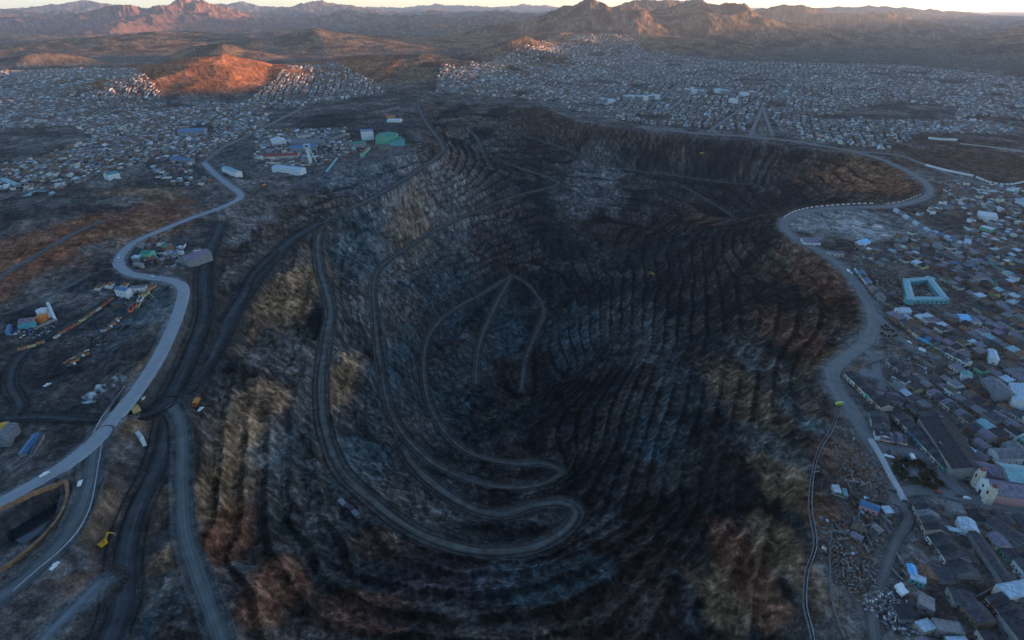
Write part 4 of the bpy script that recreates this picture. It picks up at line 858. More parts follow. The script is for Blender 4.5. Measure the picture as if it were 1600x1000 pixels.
def rail(pts, lift=.12):
    L = spline([hit(*p) for p in pts], 12)
    L[:, 2] = H(L[:, 0], L[:, 1]) + lift; o = ribbon('railway_track', L, 3.2, mat('track ballast', (.09, .085, .085), .95, .3, .6), 0); o['kind'] = 'structure'
    for sgn in (-.75, .75):
        T = np.gradient(L, axis=0); T[:, 2] = 0; T /= np.linalg.norm(T, axis=1)[:, None]; N = np.stack([-T[:, 1], T[:, 0], np.zeros(len(L))], 1); Q = L + N * sgn; m = MB()
        for a, b in zip(Q[:-1], Q[1:]): m.beam((a[0], a[1], a[2] + .12), (b[0], b[1], b[2] + .12), .14, .16)
        m.build('rail', STEEL, o)
T1 = [(28,549),(75,536),(100,520),(140,495),(178,467)]; T2 = [(168,530),(190,512),(205,492),(222,470),(243,446)]; T3 = [(98,568),(130,550),(165,528),(185,512),(200,500)]
for q in (T1, T2): rail(q)
string(T1, 15, [0, 3, 0, 0, 1, 0, 2], 'the long ore train', skip=(3,))
string(T2[2:], 6, [2, 2, 3, 1, 3, 0], 'the red and yellow train')
string([(100,570),(120,558),(140,547)], 6, [0, 0, 1], 'the scrap wagon siding')
string([(158,520),(172,514),(180,503),(190,498)], 6, [1, 0, 1], 'the pale wagon siding')
def cargo_truck(cabm, bedm):
    t = thing('cargo_truck', (0, 0, 0), 0, '', ''); m = MB(); m.box(2.1, 3.9, -1.15, 1.15, .7, 2.7); cb = m.build('cab', cabm, t); m = MB(); m.box(3.903, 3.95, -1, 1, 1.6, 2.5); m.build('windscreen', GLASS, cb)
    m = MB(); m.box(-4, 2.0, -1.2, 1.2, .95, 1.1)
    for q in ((-4, 2, -1.2, -1.1), (-4, 2, 1.1, 1.2), (-4, -3.9, -1.1, 1.1), (1.9, 2, -1.1, 1.1)): m.box(*q, 1.1, 2.3)
    m.build('cargo_bed', bedm, t)
    for x in (-2.8, 2.9):
        for y in (-1, 1): k = MB(); k.wheel(x, y, .5, .5, .3); k.build('wheel', TYRE, t)
    return t
ct = [cargo_truck(WHITEP, STEEL), cargo_truck(PAL['orange'], RUSTY), cargo_truck(PAL['blue'], PALEW)]; CTN = ['white cabbed truck with grey bed', 'orange cabbed truck with rusty bed', 'blue cabbed truck with pale bed']
TK = [(200,459),(205,460),(211,459),(217,458),(223,459),(205,465),(214,466),(222,465),(160,447),(152,458),(186,500),(181,505),(176,509),(170,514),(118,566),(126,560),(134,556),(112,572)]
for i, (x, y) in enumerate(TK):
    P = hit(x, y); k = i % 3 if i < 8 else (0 if i % 2 else 1)
    pl = 'the cluster below the flat roofed store' if i < 8 else 'the depot building' if i < 10 else 'the red train side line' if i < 14 else 'the scrap siding'
    j = [q for q in range(len(TK)) if (q < 8) == (i < 8) and (q < 10) == (i < 10) and (q < 14) == (i < 14)].index(i)
    put(ct[k], (P[0], P[1], P[2] + .1), R(38) + (i % 4) * .1, f"{CTN[k]}, {ORD(j) or 'first'} by {pl}", 'truck', 'trucks in the rail yard')
# concrete barrier blocks
def blocks(pts, n, place, sz=(5.2, 1.3, 1.7)):
    L = pxline([(x, y, 0) for x, y in pts], 12); s = np.concatenate([[0], np.cumsum(np.linalg.norm(np.diff(L, axis=0), axis=1))]); m = MB(); a, b, c = sz
    m.prism([(-b/2, -.4), (b/2, -.4), (b/2, c*.3), (b*.28, c), (-b*.28, c), (-b/2, c*.3)], -a/2, a/2); m.v = [(y, -x, z) for x, y, z in m.v]
    base = m.build('barrier_block', WAL['white'])
    for i in range(n):
        o = base if i == 0 else base.copy()
        if i: sc.collection.objects.link(o)
        u = (i + .5) / n * s[-1]; k = min(np.searchsorted(s, u), len(L) - 1); p = L[k-1] + (L[k] - L[k-1]) * (u - s[k-1]) / (s[k] - s[k-1]); z = float(H(p[0], p[1])[0])
        o.location = (p[0], p[1], z); o.rotation_euler = (0, 0, math.atan2(L[k][1]-L[k-1][1], L[k][0]-L[k-1][0]))
        tag(o, f"white barrier block, {ORD(i) + ' ' if i else ''}{'from' if i else 'at'} the western end of {place}", 'barrier', 'barrier blocks on ' + place)
blocks([(1224,340),(1238,332),(1262,325),(1300,321),(1345,318),(1366,318)], 20, 'the rim road loop')
blocks([(1383,319),(1412,314),(1440,303)], 9, 'the upper rim road bend', (5.5, 1.0, 1.3))
blocks([(1524,277),(1548,286),(1575,289),(1600,285)], 13, 'the valley road', (6, 2, 3.0))
def wall_line(name, pts, h, th, m, label, z=None, butt=0, cat='wall'):
    L = spline([hit(*p) for p in pts], 8); t = thing(name, L[0], 0, label, cat); mb = MB(); O = L[0]
    for a, b in zip(L[:-1], L[1:]):
        d = (b - a)[:2]; d = d / (np.linalg.norm(d) + 1e-9); n = np.array([-d[1], d[0]]) * th / 2; A, B_ = a - O, b - O
        mb.add([(A[0]-n[0],A[1]-n[1],A[2]-1.5),(A[0]+n[0],A[1]+n[1],A[2]-1.5),(A[0]+n[0],A[1]+n[1],A[2]+h),(A[0]-n[0],A[1]-n[1],A[2]+h),(B_[0]-n[0],B_[1]-n[1],B_[2]-1.5),(B_[0]+n[0],B_[1]+n[1],B_[2]-1.5),(B_[0]+n[0],B_[1]+n[1],B_[2]+h),(B_[0]-n[0],B_[1]-n[1],B_[2]+h)], [(3,2,6,7),(0,3,7,4),(2,1,5,6)])
    mb.build('wall_body', m, t)
    if butt:
        for k in range(butt):
            p = L[int((k + .5) / butt * (len(L) - 1))] - O; q = MB(); q.box(p[0]-1.1, p[0]+1.1, p[1]-.9, p[1]+.9, p[2]-1, p[2]+h*.8); q.build('buttress', WAL['grey'], t)
    return t
PW = mat('pale weathered wall', (.42, .42, .43), .9, .15, .4); DW = mat('dark stone wall', (.16, .15, .15), .95, .25, .5); RB = mat('ochre retaining kerb', (.27, .15, .08), .95, .3, .3)
wall_line('retaining_wall', [(1359,689),(1375,715),(1390,745),(1405,772),(1412,785)], 2.6, 3.6, PW, 'broad pale buttressed wall descending from the rim road to the lane', butt=7)
wall_line('boundary_wall', [(1446,259),(1480,268),(1520,276)], 4, 2.2, WAL['white'], 'long white wall below the brown hill on the right')
wall_line('boundary_wall', [(1450,217),(1470,219),(1495,220)], 5, 4, WAL['white'], 'short white wall at the top of the brown hill')
wall_line('boundary_wall', [(1310,648),(1300,675),(1284,700),(1273,735),(1268,790),(1276,850),(1263,895),(1260,945),(1270,990),(1276,1040)], 1.3, .5, mat('weathered stone', (.26, .25, .25), .95, .3, .4), 'thin pale wall winding down along the edge of the pit')
wall_line('boundary_wall', [(1306,648),(1295,675),(1279,700),(1269,735),(1263,790),(1271,850),(1258,895),(1255,945),(1265,990),(1271,1040)], 1.5, .7, DW, 'dark stone wall parallel to the thin pale wall on the pit edge')
wall_line('boundary_wall', [(1352,572),(1390,560),(1405,567),(1410,578)], 1.6, .8, DW, 'dark stone wall round the plot inside the road fork')
wall_line('boundary_wall', [(1300,820),(1296,870),(1300,940),(1320,1000)], 1.6, .7, DW, 'low dark wall on the ruined slope above the pit wall')
wall_line('boundary_wall', [(1398,520),(1440,541),(1470,556)], 1.2, .8, RB, 'low rust coloured wall below the bright blue shops')
wall_line('boundary_wall', [(1283,331),(1300,360),(1330,383)], .8, .8, DW, 'low wall across the wasteland inside the road loop')
wall_line('boundary_wall', [(1560,915),(1530,932),(1500,945)], 2, .7, DW, 'brown wall between the courtyard block and the pale store')
wall_line('boundary_wall', [(1488,352),(1440,372),(1410,388),(1360,385)], 1.6, 1, DW, 'curving stone wall crossing the empty plots above the school')
wall_line('boundary_wall', [(1500,225),(1560,232),(1610,240)], 2, 1.2, PW, 'faint long wall on the brown hill beyond the valley road')
wall_line('retaining_kerb', [(104,753),(106,775),(98,800),(78,828),(45,860),(0,893),(-30,912)], 1.6, 2.2, RB, 'ochre kerb curving between the slip road and the dark pond')
wall_line('retaining_kerb', [(-10,802),(25,785),(60,768),(104,753)], 1.6, 2.2, RB, 'ochre kerb between the highway and the dark pond')
wall_line('guard_rail', [(160,690),(152,740),(142,790),(122,830),(90,865),(60,890),(20,925)], 1.0, .4, PW, 'thin pale guard rail on the outer side of the slip road', cat='rail')
wall_line('guard_rail', [(195,604),(178,628),(160,652),(145,680)], 1.1, .5, PW, 'pale guard rail on the west side of the highway above the tunnel', cat='rail')
# tunnel arch under the highway
def arch():
    P = hit(212, 640); t = thing('tunnel_portal', (P[0], P[1], P[2] - .5), heading(212,640,230,632), 'pale concrete tunnel arch under the highway bank', 'tunnel portal'); m = MB(); n = 12
    for i in range(n):
        a0, a1 = math.pi * i / n, math.pi * (i + 1) / n; V = []
        for x in (-3.5, 3.0):
            for r_ in (3.6, 4.6):
                for a in (a0, a1): V.append((x, r_ * math.cos(a), r_ * math.sin(a)))
        m.add(V, [(0,1,3,2),(4,6,7,5),(2,3,7,6),(0,4,5,1)])
    m.build('arch_ring', WAL['yellow'], t); m = MB(); m.box(-6, -3.4, -3.5, 3.5, -1, 3.2); m.build('bore', mat('dark tunnel mouth', (.008, .008, .01), 1), t)
arch()
# dark pond
def pond():
    P = spline([at(x, y, -13.4) for x, y in [(15,838),(22,800),(45,783),(80,770),(98,766),(97,785),(85,808),(62,832),(38,850),(15,838)]], 6)[:-1]
    m = mesh_obj('water', P, [tuple(range(len(P)))], mat('dark pond water', (.008, .014, .025), .08)); m['kind'] = 'structure'
pond()
# steam
def steam():
    bmv = MB(); P = hit(140, 628)
    import bmesh
    bm = bmesh.new()
    for dx, dy, dz, r_ in [(0, 0, 3, 5.0), (4, 3, 6, 5.0), (9, 7, 9, 5.5), (15, 11, 12, 5.5), (21, 15, 15, 5.0)]:
        g = bmesh.ops.create_icosphere(bm, subdivisions=3, radius=1.0)
        for v in g['verts']:
            k = 1 + .35 * (float(vn(np.array([v.co.x * 2 + dx]), np.array([v.co.y * 2 + v.co.z * 2]), 3)[0]) - .5) * 2; v.co = Vector((v.co.x * r_ * k * 1.3 + dx, v.co.y * r_ * k + dy, v.co.z * r_ * .8 * k + dz))
    me = bpy.data.meshes.new('steam'); bm.to_mesh(me); bm.free(); o = bpy.data.objects.new('steam', me); sc.collection.objects.link(o); o.location = P.tolist(); o['kind'] = 'stuff'
    m = bpy.data.materials.new('steam vapour'); m.use_nodes = True; n = m.node_tree; n.nodes.clear(); out = n.nodes.new('ShaderNodeOutputMaterial'); v = n.nodes.new('ShaderNodeVolumePrincipled')
    v.inputs['Color'].default_value = (.95, .96, 1, 1); tc = n.nodes.new('ShaderNodeTexCoord'); nz = n.nodes.new('ShaderNodeTexNoise'); nz.inputs['Scale'].default_value = .13; nz.inputs['Detail'].default_value = 4; n.links.new(tc.outputs['Object'], nz.inputs['Vector'])
    sx = n.nodes.new('ShaderNodeSeparateXYZ'); n.links.new(tc.outputs['Object'], sx.inputs[0])
    fd = n.nodes.new('ShaderNodeMapRange'); fd.inputs[1].default_value = 26; fd.inputs[2].default_value = -6; fd.inputs[3].default_value = .03; fd.inputs[4].default_value = .7; n.links.new(sx.outputs['X'], fd.inputs[0])
    rp = n.nodes.new('ShaderNodeMapRange'); rp.inputs[1].default_value = .48; rp.inputs[2].default_value = .66; rp.inputs[3].default_value = 0; rp.inputs[4].default_value = 1; n.links.new(nz.outputs['Fac'], rp.inputs[0])
    ml = n.nodes.new('ShaderNodeMath'); ml.operation = 'MULTIPLY'; n.links.new(rp.outputs[0], ml.inputs[0]); n.links.new(fd.outputs[0], ml.inputs[1]); n.links.new(ml.outputs[0], v.inputs['Density'])
    n.links.new(v.outputs[0], out.inputs['Volume']); me.materials.append(m)
steam()
# trees of the plaza
LEAF = [mat('dark tree leaves', (.035, .045, .025), .9, .4, 2), mat('brown green tree leaves', (.06, .05, .028), .9, .4, 2)]; BARK = mat('tree bark', (.07, .05, .04), .95)
def make_tree(seed, h, leaf):
    rs = random.Random(seed); t = thing('tree', (0, 0, 0), 0, '', ''); m = MB(); m.cyl(0, 0, -.3, h * .55, .22, .1, 7)
    for k in range(5):
        a = k * 1.3 + rs.random(); m.beam((0, 0, h * (.3 + .05 * k)), (math.cos(a) * h * .25, math.sin(a) * h * .25, h * (.55 + .06 * k)), .1)
    m.build('trunk', BARK, t); c = MB()
    for k in range(420):
        a = rs.random() * 6.283; u = rs.random() ** .6; ph = rs.uniform(-1, 1); rad = h * .36 * u * math.sqrt(1 - ph * ph * .8) * (1 + .25 * math.sin(a * 3 + seed))
        p = Vector((math.cos(a) * rad, math.sin(a) * rad, h * .64 + ph * h * .34)); s_ = rs.uniform(.16, .38); d1 = Vector((rs.uniform(-1, 1), rs.uniform(-1, 1), rs.uniform(-1, 1))).normalized() * s_; d2 = d1.orthogonal().normalized() * s_
        c.add([p - d1 - d2, p + d1 - d2, p + d1 + d2, p - d1 + d2], [(0, 1, 2, 3)])
    c.build('crown', leaf, t); return t
tp = [make_tree(1, 5.0, LEAF[0]), make_tree(2, 4.2, LEAF[1]), make_tree(3, 5.6, LEAF[0])]
TR = [(1398,727),(1405,724),(1412,724),(1419,727),(1427,726),(1433,728),(1440,732),(1396,733),(1403,735),(1408,738),(1404,745),(1409,750),(1413,745),(1446,738),(1452,743),(1457,748),(1462,755),(1466,761),(1428,755),(1435,758),(1443,762),(1451,764),(1459,766),(1441,750),(1449,753),(1421,752),(1398,741),(1415,731),(1436,744),(1444,746)]
for i, (x, y) in enumerate(TR):
    P = hit(x, y); wst = ('upper rows' if y < 740 else 'lower rows')
    put(tp[i % 3], (P[0], P[1], P[2]), i * 1.7, f"small dark plaza tree, {ORD(sum(1 for q in TR if q[0] < x or (q == (x, y))) - 1) or 'first'} counted from the side of the broad pale wall", 'tree', 'dark trees in the plaza', random.uniform(.8, 1.15))
SB = [(1378,513),(1383,511),(1387,513),(1381,517),(1386,518),(1391,517),(1394,520),(1377,524),(1382,526),(1388,528),(1396,527),(1400,526)]
sh = make_tree(9, 3.0, LEAF[1]); sh.name = 'shrub'
for i, (x, y) in enumerate(SB):
    P = hit(x, y); put(sh, P, i * 2.1, f"low dark shrub in the road triangle, {ORD(i) or 'first'} counted from its upper corner", 'shrub', 'shrubs in the road triangle', random.uniform(.7, 1.1))
# scrap heap and rubble
def heap(name, px, py, rx, ry, n, cols, label, smax=1.6):
    P = hit(px, py); m = MB(); rs = random.Random(px)
    for k in range(n):
        a = rs.random() * 6.283; u = math.sqrt(rs.random()); x, y = math.cos(a) * u * rx, math.sin(a) * u * ry; z = float(H(P[0] + x, P[1] + y)[0]) - P[2] + (1 - u) * 1.6; s_ = rs.uniform(.3, smax)
        c_, s2 = math.cos(a * 3), math.sin(a * 3); V = [(dx * c_ - dy * s2, dx * s2 + dy * c_, dz) for dx, dy, dz in [(-s_, -s_*.5, -.3), (s_, -s_*.5, -.3), (s_, s_*.5, -.2), (-s_, s_*.5, -.3), (-s_, -s_*.4, s_*.5), (s_, -s_*.5, s_*.3), (s_*.8, s_*.5, s_*.6), (-s_, s_*.4, s_*.4)]]
        m.add([(x + q[0], y + q[1], z + q[2]) for q in V], [(0,3,2,1),(4,5,6,7),(0,1,5,4),(1,2,6,5),(2,3,7,6),(3,0,4,7)], rs.randrange(len(cols)))
    o = m.build(name, cols); o.location = P.tolist(); o['kind'] = 'stuff'
heap('scrap_debris', 1392, 955, 14, 14, 700, [WAL['white'], PAL['grey'], PAL['dark'], PAL['purple grey'], WAL['adobe'], PAL['dark'], WAL['grey']], '', .9)
heap('ruined_wall_rubble', 1355, 735, 22, 30, 1100, [WAL['adobe'], WAL['brick'], WAL['grey'], PAL['brown']], '', .8)
heap('ruined_wall_rubble', 1330, 880, 18, 30, 1000, [WAL['adobe'], WAL['grey'], PAL['brown']], '', .8)
heap('quarry_rubble', 262, 405, 28, 24, 200, [WAL['grey'], PAL['charcoal'], PAL['rust'], PAL['dark'], PAL['white']], '', 2.2)
heap('wasteland_rubble', 1390, 440, 40, 45, 700, [WAL['adobe'], WAL['grey'], PAL['brown'], PAL['dark']], '', 1.5)
heap('wasteland_rubble', 1470, 540, 30, 30, 400, [WAL['adobe'], WAL['grey'], PAL['brown'], PAL['dark']], '', 1.5)
heap('yard_debris', 215, 470, 22, 14, 160, [WAL['grey'], PAL['rust'], PAL['dark'], PAL['white'], PAL['charcoal']], '', 1.4)
heap('yard_debris', 145, 530, 30, 14, 200, [WAL['grey'], PAL['rust'], PAL['dark'], PAL['charcoal']], '', 1.3)
heap('yard_debris', 50, 515, 22, 16, 200, [WAL['grey'], PAL['rust'], PAL['dark'], PAL['blue'], PAL['charcoal'], PAL['white']], '', 1.7)
heap('yard_debris', 500, 232, 110, 90, 500, [WAL['grey'], PAL['rust'], PAL['dark'], PAL['pale blue metal'], PAL['charcoal'], WAL['cream']], '', 3.4)
heap('rubble', 200, 650, 10, 8, 80, [WAL['grey'], WAL['adobe']], '')
# ------------------------------------------------------------------ houses that fill the towns
AV = [[(1010,176),(1040,148),(1072,122)], [(1105,207),(1150,176),(1190,152)], [(1172,212),(1182,190),(1191,167)], [(1208,212),(1199,190),(1192,167)]]
for a in AV:
    L = pxline([(x, y, 0) for x, y in a], 6); L[:, 2] = H(L[:, 0], L[:, 1]) + .5; o = ribbon('avenue_road', L, 12, RM['town']); o['kind'] = 'structure'; RW.append(('a', 16, '', L))
RP = []
for nm, wd, mk, L in RW:
    for a, b in zip(L[:-1], L[1:]):
        n = max(1, int(np.linalg.norm(b - a) / 5))
        for k in range(n): RP.append((*(a + (b - a) * k / n)[:2], wd / 2))
RP = np.array(RP)
RIMW = [at(x, y, 0)[:2] for x, y in RIM]
def poly_w(P): return [at(x, y, 0)[:2] for x, y in P]
ZONES = [ # polygon px, angle of rows, house size, density, street period
 ('near', [(1330,395),(1345,380),(1395,350),(1470,318),(1480,285),(1700,300),(1700,460),(1600,470),(1500,480),(1480,490),(1395,480),(1360,460)], (1455,366,1560,415), .78, 5),
 ('near', [(1400,480),(1500,485),(1700,460),(1800,620),(1750,760),(1600,770),(1560,760),(1500,735),(1420,640),(1385,600),(1360,560),(1380,500)], (1446,618,1512,666), .92, 6),
 ('near', [(1325,590),(1385,600),(1420,640),(1440,700),(1380,695),(1360,670),(1330,620)], (1318,589,1374,643), .85, 9),
 ('near', [(1415,785),(1560,795),(1760,820),(1800,1100),(1400,1100),(1385,960),(1400,880),(1425,830)], (1446,843,1490,905), .93, 6),
 ('near', [(1310,780),(1400,790),(1410,830),(1380,860),(1330,840)], (1344,789,1373,800), .6, 9),
 ('far', [(690,127),(760,122),(800,110),(850,92),(900,78),(960,72),(1010,88),(1150,98),(1400,102),(1600,122),(1800,130),(1800,215),(1450,212),(1385,235),(1330,228),(1180,206),(1000,192),(900,172),(850,156),(680,150)], (1010,176,1072,122), .9, 5),
 ('far', [(-150,118),(110,108),(200,122),(262,160),(380,163),(450,126),(520,115),(590,140),(600,150),(500,160),(430,175),(385,212),(330,243),(180,268),(110,298),(60,302),(-100,310)], (265,247,330,205), .86, 5),
 ('far', [(230,255),(330,258),(350,285),(300,295),(250,285)], (265,247,330,205), .4, 5),
 ('far', [(400,205),(540,200),(560,235),(480,262),(400,262)], (424,262,468,266), .8, 4),
 ('far', [(215,380),(250,368),(310,372),(300,400),(255,412),(210,410)], (278,403,300,380), .45, 9),
 ('far', [(330,190),(420,188),(410,205),(340,215)], (265,247,330,205), .8, 5),
 ('far', [(140,440),(230,445),(215,470),(150,470)], (278,403,300,380), .25, 9),
 ('far', [(1600,290),(1480,282),(1470,300),(1700,330)], (1455,366,1560,415), .5, 5),
]
VOID = [poly_w(p) for p in [
 [(-100,208),(110,197),(150,214),(60,252),(-100,268)], [(1385,420),(1470,420),(1470,465),(1400,470),(1360,440)], [(1395,350),(1470,330),(1520,350),(1500,372),(1430,362),(1400,372),(1390,395),(1460,398),(1460,380),(1400,400),(1340,380)], [(1370,500),(1420,540),(1480,560),(1500,590),(1440,600),(1380,560)],
 [(1380,700),(1470,712),(1530,780),(1400,768)], [(1500,290),(1430,262),(1420,215),(1700,215),(1700,300)], [(1330,170),(1400,160),(1500,168),(1490,190),(1350,192)], [(430,170),(560,165),(560,195),(430,192)], [(1350,775),(1420,795),(1440,840),(1460,900),(1400,880),(1380,940),(1340,900),(1330,800)]]]
CAND = []
rs = np.random.RandomState(5)
for zi, (kind, P, dr, dens, per) in enumerate(ZONES):
    W_ = poly_w(P); A, B_ = at(dr[0], dr[1], 0), at(dr[2], dr[3], 0); th = math.atan2(B_[1] - A[1], B_[0] - A[0]); c, s = math.cos(th), math.sin(th)
    pts = np.array(W_); u = pts @ np.array([c, s]); v = pts @ np.array([-s, c]); Lc, Wc = (10.2, 10.0) if kind == 'near' else (10.5, 9.6)
    nu, nv = int((u.max() - u.min()) / Lc), int((v.max() - v.min()) / Wc); iu, iv = np.meshgrid(np.arange(nu), np.arange(nv)); iu = iu.ravel(); iv = iv.ravel()
    uu = u.min() + iu * Lc + (iv // 2) * 2.0 % 9 + (iu // (per * 2)) * 9; vv = v.min() + iv * Wc + (iv // 2) * 6.0
    keep = (rs.rand(len(uu)) < dens); uu = uu[keep] + rs.uniform(-.8, .8, keep.sum()); vv = vv[keep] + rs.uniform(-.8, .8, keep.sum())
    th2 = th + rs.uniform(-.06, .06, len(uu))
    far_ = kind == 'far'; wob = (fbm(uu, vv, 260, 3, 7) - .5) * (90 if far_ else 50); vv = vv + (fbm(uu, vv, 220, 3, 8) - .5) * (50 if far_ else 20); uu = uu + wob; th2 = th2 + (fbm(uu, vv, 170, 2, 9) - .5) * (.8 if far_ else .3)
    X = uu * c - vv * s; Y = uu * s + vv * c
    ok = inpoly(X, Y, W_) & ~inpoly(X, Y, RIMW) & (fbm(X, Y, 130, 3, 17 + zi) < (.72 if kind == 'near' else .68))
    ok &= far_height(X, Y) < 95 + 40 * fbm(X, Y, 200, 2, 5)
    for vp in VOID: ok &= ~inpoly(X, Y, vp)
    X, Y, th2 = X[ok], Y[ok], th2[ok]
    # keep clear of roads and of the traced buildings
    ok = np.ones(len(X), bool)
    for i0 in range(0, len(X), 2000):
        sl_ = slice(i0, i0 + 2000); D = np.hypot(X[sl_, None] - RP[None, :, 0], Y[sl_, None] - RP[None, :, 1]) - RP[None, :, 2]; ok[sl_] &= D.min(1) > 6.5
    for f in FOOT:
        near = np.hypot(X - f[0], Y - f[1]) < f[2] + 9
        dx, dy = X - f[0], Y - f[1]; a = np.abs(dx * math.cos(f[5]) + dy * math.sin(f[5])); b = np.abs(-dx * math.sin(f[5]) + dy * math.cos(f[5])); ok &= ~(near & (a < f[3] + 5.2) & (b < f[4] + 5.2))
    X, Y, th2 = X[ok], Y[ok], th2[ok]; Z = H(X, Y)
    for x, y, z, t_ in zip(X, Y, Z, th2): CAND.append((x, y, z, t_, kind, Lc, Wc))
def pix(x, y, z):
    vx = x; f_ = y * CP - (z - HC) * SP; up = y * SP + (z - HC) * CP; return CX + F * vx / f_, CY - F * up / f_, f_
cand = []
for q in CAND:
    px, py, dep = pix(q[0], q[1], q[2]); cand.append((dep, px, py, q))
inview = sorted([k for k in cand if -5 < k[1] < 1605 and -5 < k[2] < 1008], key=lambda k: k[0])
NEARN = 240
near = inview[:NEARN]; ids = set(id(k) for k in near); rest = [k for k in cand if id(k) not in ids]
print('houses', len(cand), 'in view', len(inview))
LAND = [('turquoise courtyard school',1448,452),('cream and pink church',1532,765),('huge dark warehouse',1480,690),('plaza trees',1430,740),('bright blue shopfronts',1443,535),('pale blue sports hall',1590,612),('aqua roofed hall',1590,738),
 ('bright blue tarpaulin tent',1423,888),('scrap heap',1392,955),('pale blue store',1580,915),('green rim road house',1358,628),('road triangle shrubs',1386,520),('orange terrace',1445,402),('pale blue villa',1555,553),
 ('charcoal courtyard block',1495,920),('grey hall with white stalls',1545,602),('long beige terrace',1480,640),('pale roof amid dark blocks',1508,815),('lower right corner',1600,1000),('white sloping street',1478,375),('valley road barrier blocks',1560,287),('rim road fork',1362,555)]
RN = [('charcoal', .27), ('dark', .22), ('grey', .16), ('purple grey', .11), ('rust', .07), ('pale blue metal', .07), ('brown', .06), ('white', .02), ('aqua', .02)]
WN_ = [('adobe', .3), ('grey', .25), ('cream', .2), ('white', .12), ('brick', .09), ('yellow', .02), ('green', .02)]
def pick(tab, r):
    a = 0
    for k, w_ in tab:
        a += w_
        if r <= a: return k
    return tab[0][0]
rs2 = random.Random(11); recs = []
for dep, px, py, q in near:
    roof, wall_ = pick(RN, rs2.random()), pick(WN_, rs2.random()); kd = rs2.choices(['gable', 'mono', 'flat'], [.5, .3, .2])[0]
    lm = min(LAND, key=lambda l: (l[1] - px) ** 2 + ((l[2] - py) * 1.2) ** 2); recs.append([px, py, q, roof, wall_, kd, lm, math.hypot(lm[1] - px, lm[2] - py)])
for r_ in recs:
    same = sorted([k for k in recs if k[6] is r_[6] and k[3] == r_[3]], key=lambda k: k[7]); r_.append(same.index(r_))
for px, py, q, roof, wall_, kd, lm, dd, rk in recs:
    x, y, z, th, kind, Lc, Wc = q; L_, W2 = Lc * rs2.uniform(.8, 1.05), Wc * rs2.uniform(.7, .98); h = rs2.choice([3, 3.2, 3.4, 5.2])
    rn = roof if roof != 'pale blue metal' else 'pale blue'
    kn = {'gable': 'gabled', 'mono': 'lean-to roofed', 'flat': 'flat roofed'}[kd]
    t = thing('house', (x, y, z), th, f"{rn} {kn} house, {ORD(rk) + ' ' if rk else ''}nearest {rn} one to {lm[0]}", 'house', 'houses filling the town blocks')
    house_parts(t, L_, W2, h, kd, PAL[roof], WAL[wall_], rs2.choice([2, 3]))
# yards: low walls, sheds and clutter between the houses
def clutter():
    r = random.Random(21); cols = [WAL['adobe'], WAL['grey'], PAL['dark'], PAL['rust'], PAL['grey'], WAL['cream'], PAL['pale blue metal'], PAL['brown']]; m = MB()
    src = [k for k in inview if k[0] < 900]; XY = []
    for k in src:
        q = k[3]; n_ = 5 if k[0] < 600 else 2
        for i in range(n_): XY.append((q[0] + r.uniform(-9, 9), q[1] + r.uniform(-9, 9), q[3]))
    for z_ in ((1360,760,30), (1345,850,34), (1380,700,16), (1400,450,60), (1440,580,40), (1500,520,50)):
        P = hit(z_[0], z_[1])
        for i in range(90): XY.append((P[0] + r.gauss(0, z_[2] * .5), P[1] + r.gauss(0, z_[2] * .6), r.uniform(0, 3)))
    A_ = np.array(XY); ok = ~inpoly(A_[:, 0], A_[:, 1], RIMW); dmin = np.array([np.min(np.hypot(a[0] - RP[:, 0], a[1] - RP[:, 1]) - RP[:, 2]) for a in A_]); A_ = A_[ok & (dmin > 1.5)]; ZZ = H(A_[:, 0], A_[:, 1])
    for (x, y, th), z in zip(A_, ZZ):
        t_ = r.random(); c_, s_ = math.cos(th), math.sin(th)
        if t_ < .35: a, b, h = r.uniform(2, 6), .15, r.uniform(1.2, 2.2)
        elif t_ < .5: a, b, h = .15, r.uniform(2, 6), r.uniform(1.2, 2.2)
        else: a, b, h = r.uniform(.3, 1.6), r.uniform(.3, 1.4), r.uniform(.4, 2.3)
        V = [(x + u * c_ - v * s_, y + u * s_ + v * c_, z + w_) for w_ in (-.6, h) for u, v in ((-a, -b), (a, -b), (a, b), (-a, b))]
        m.add(V, [(0,3,2,1),(4,5,6,7),(0,1,5,4),(1,2,6,5),(2,3,7,6),(3,0,4,7)], r.randrange(2) if t_ < .5 else r.randrange(len(cols)))
    o = m.build('yard_debris', cols); o['kind'] = 'stuff'
clutter()
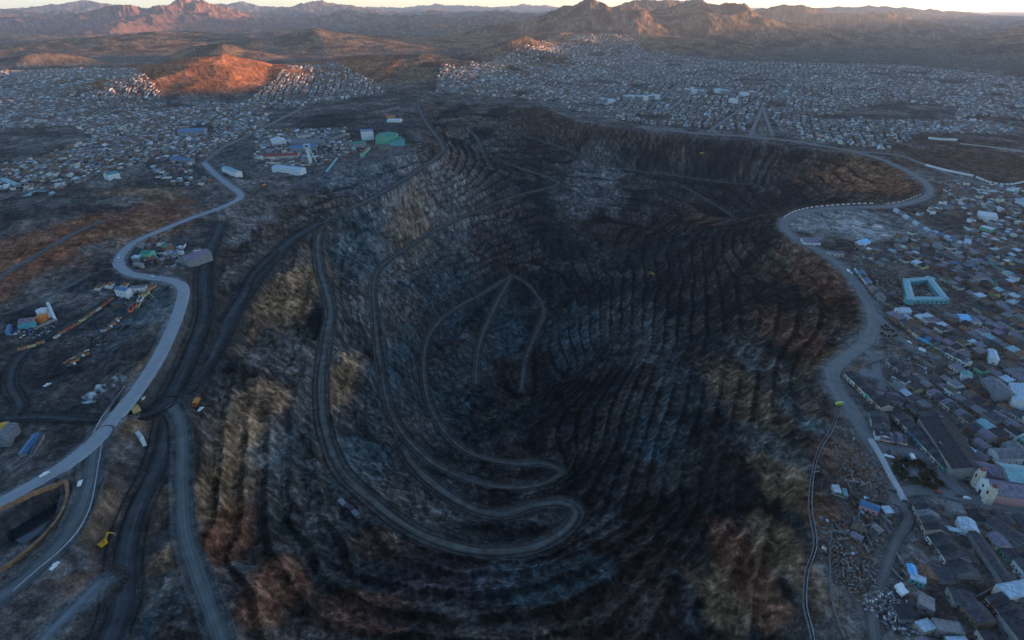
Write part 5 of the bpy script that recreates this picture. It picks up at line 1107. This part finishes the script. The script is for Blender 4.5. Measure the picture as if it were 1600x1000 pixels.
# the rest of the two towns, thousands of small houses read as one mass
def mass():
    mats = [PAL[k] for k in ('charcoal', 'grey', 'purple grey', 'rust', 'pale blue metal', 'white', 'aqua', 'brown', 'dark', 'red')] + [WAL[k] for k in ('adobe', 'grey', 'cream', 'white', 'brick')]
    n = len(rest); X = np.array([k[3][0] for k in rest]); Y = np.array([k[3][1] for k in rest]); Z = np.array([k[3][2] for k in rest]); T = np.array([k[3][3] for k in rest]); L0 = np.array([k[3][5] for k in rest]); W0 = np.array([k[3][6] for k in rest])
    r = np.random.RandomState(3); a = L0 * r.uniform(.30, .56, n); b = W0 * r.uniform(.28, .47, n); big = r.rand(n) < .04; a = np.where(big, a * 1.8, a); b = np.where(big, b * 1.5, b); h = r.choice([2.8, 3.2, 3.6, 5.4, 6.0, 8.5], n, p=[.26, .26, .2, .14, .1, .04]); rise = np.where(r.rand(n) < .55, b * .4, .05)
    prof = np.stack([np.stack([-a, -b, -2 + 0*h], 1), np.stack([a, -b, -2 + 0*h], 1), np.stack([a, b, -2 + 0*h], 1), np.stack([-a, b, -2 + 0*h], 1), np.stack([-a, -b, h], 1), np.stack([a, -b, h], 1), np.stack([a, b, h], 1), np.stack([-a, b, h], 1), np.stack([-a, 0*b, h + rise], 1), np.stack([a, 0*b, h + rise], 1)], 1)
    c, s = np.cos(T)[:, None], np.sin(T)[:, None]; V = np.empty((n, 10, 3)); V[:, :, 0] = X[:, None] + prof[:, :, 0] * c - prof[:, :, 1] * s; V[:, :, 1] = Y[:, None] + prof[:, :, 0] * s + prof[:, :, 1] * c; V[:, :, 2] = Z[:, None] + prof[:, :, 2]
    quads = [(0,1,5,4),(1,2,6,5),(2,3,7,6),(3,0,4,7),(4,5,9,8),(6,7,8,9)]; tris = [(5,6,9),(7,4,8)]
    base = np.arange(n) * 10; loops = []; ls = []; lt = []; mi = []; roof = r.choice(10, n, p=[.16,.24,.13,.1,.13,.04,.04,.08,.07,.01]); wl = r.choice([10,11,12,13,14], n, p=[.42,.34,.12,.05,.07])
    Q = np.array(quads)[None] + base[:, None, None]; Tt = np.array(tris)[None] + base[:, None, None]
    me = bpy.data.meshes.new('distant_houses'); me.vertices.add(n * 10); me.vertices.foreach_set('co', V.astype(np.float32).ravel())
    li = np.concatenate([Q.ravel(), Tt.ravel()]).astype(np.int32); nq, ntr = n * 6, n * 2; me.loops.add(len(li)); me.loops.foreach_set('vertex_index', li); me.polygons.add(nq + ntr)
    me.polygons.foreach_set('loop_start', np.concatenate([np.arange(nq) * 4, nq * 4 + np.arange(ntr) * 3]).astype(np.int32)); me.polygons.foreach_set('loop_total', np.concatenate([np.full(nq, 4), np.full(ntr, 3)]).astype(np.int32))
    mq = np.stack([wl, wl, wl, wl, roof, roof], 1).ravel(); mt = np.repeat(wl, 2); me.polygons.foreach_set('material_index', np.concatenate([mq, mt]).astype(np.int32))
    for m in mats: me.materials.append(m)
    me.update(calc_edges=True); o = bpy.data.objects.new('distant_houses', me); sc.collection.objects.link(o); o['kind'] = 'stuff'
mass()
for o in [o for o in sc.objects if o.type == 'EMPTY' and o.get('label') == '' and not o.parent]:
    for c in list(o.children): bpy.data.objects.remove(c)
    bpy.data.objects.remove(o)
# ------------------------------------------------------------------ haze
def haze():
    x0, x1, y0, y1, z0, z1 = -52000, 52000, -2500, 52000, -240, 1500
    V = [(x, y, z) for z in (z0, z1) for y in (y0, y1) for x in (x0, x1)]
    Fc = [(0, 2, 3, 1), (4, 5, 7, 6), (0, 1, 5, 4), (2, 6, 7, 3), (0, 4, 6, 2), (1, 3, 7, 5)]
    o = mesh_obj('haze', V, Fc); o['kind'] = 'stuff'
    m = bpy.data.materials.new('haze air'); m.use_nodes = True; n = m.node_tree; n.nodes.clear()
    out = n.nodes.new('ShaderNodeOutputMaterial'); v = n.nodes.new('ShaderNodeVolumePrincipled')
    v.inputs['Color'].default_value = (.70, .85, 1.0, 1); v.inputs['Density'].default_value = HAZE_D; v.inputs['Anisotropy'].default_value = .5
    n.links.new(v.outputs[0], out.inputs['Volume']); o.data.materials.append(m)
HAZE_D = 2.6e-5
haze()
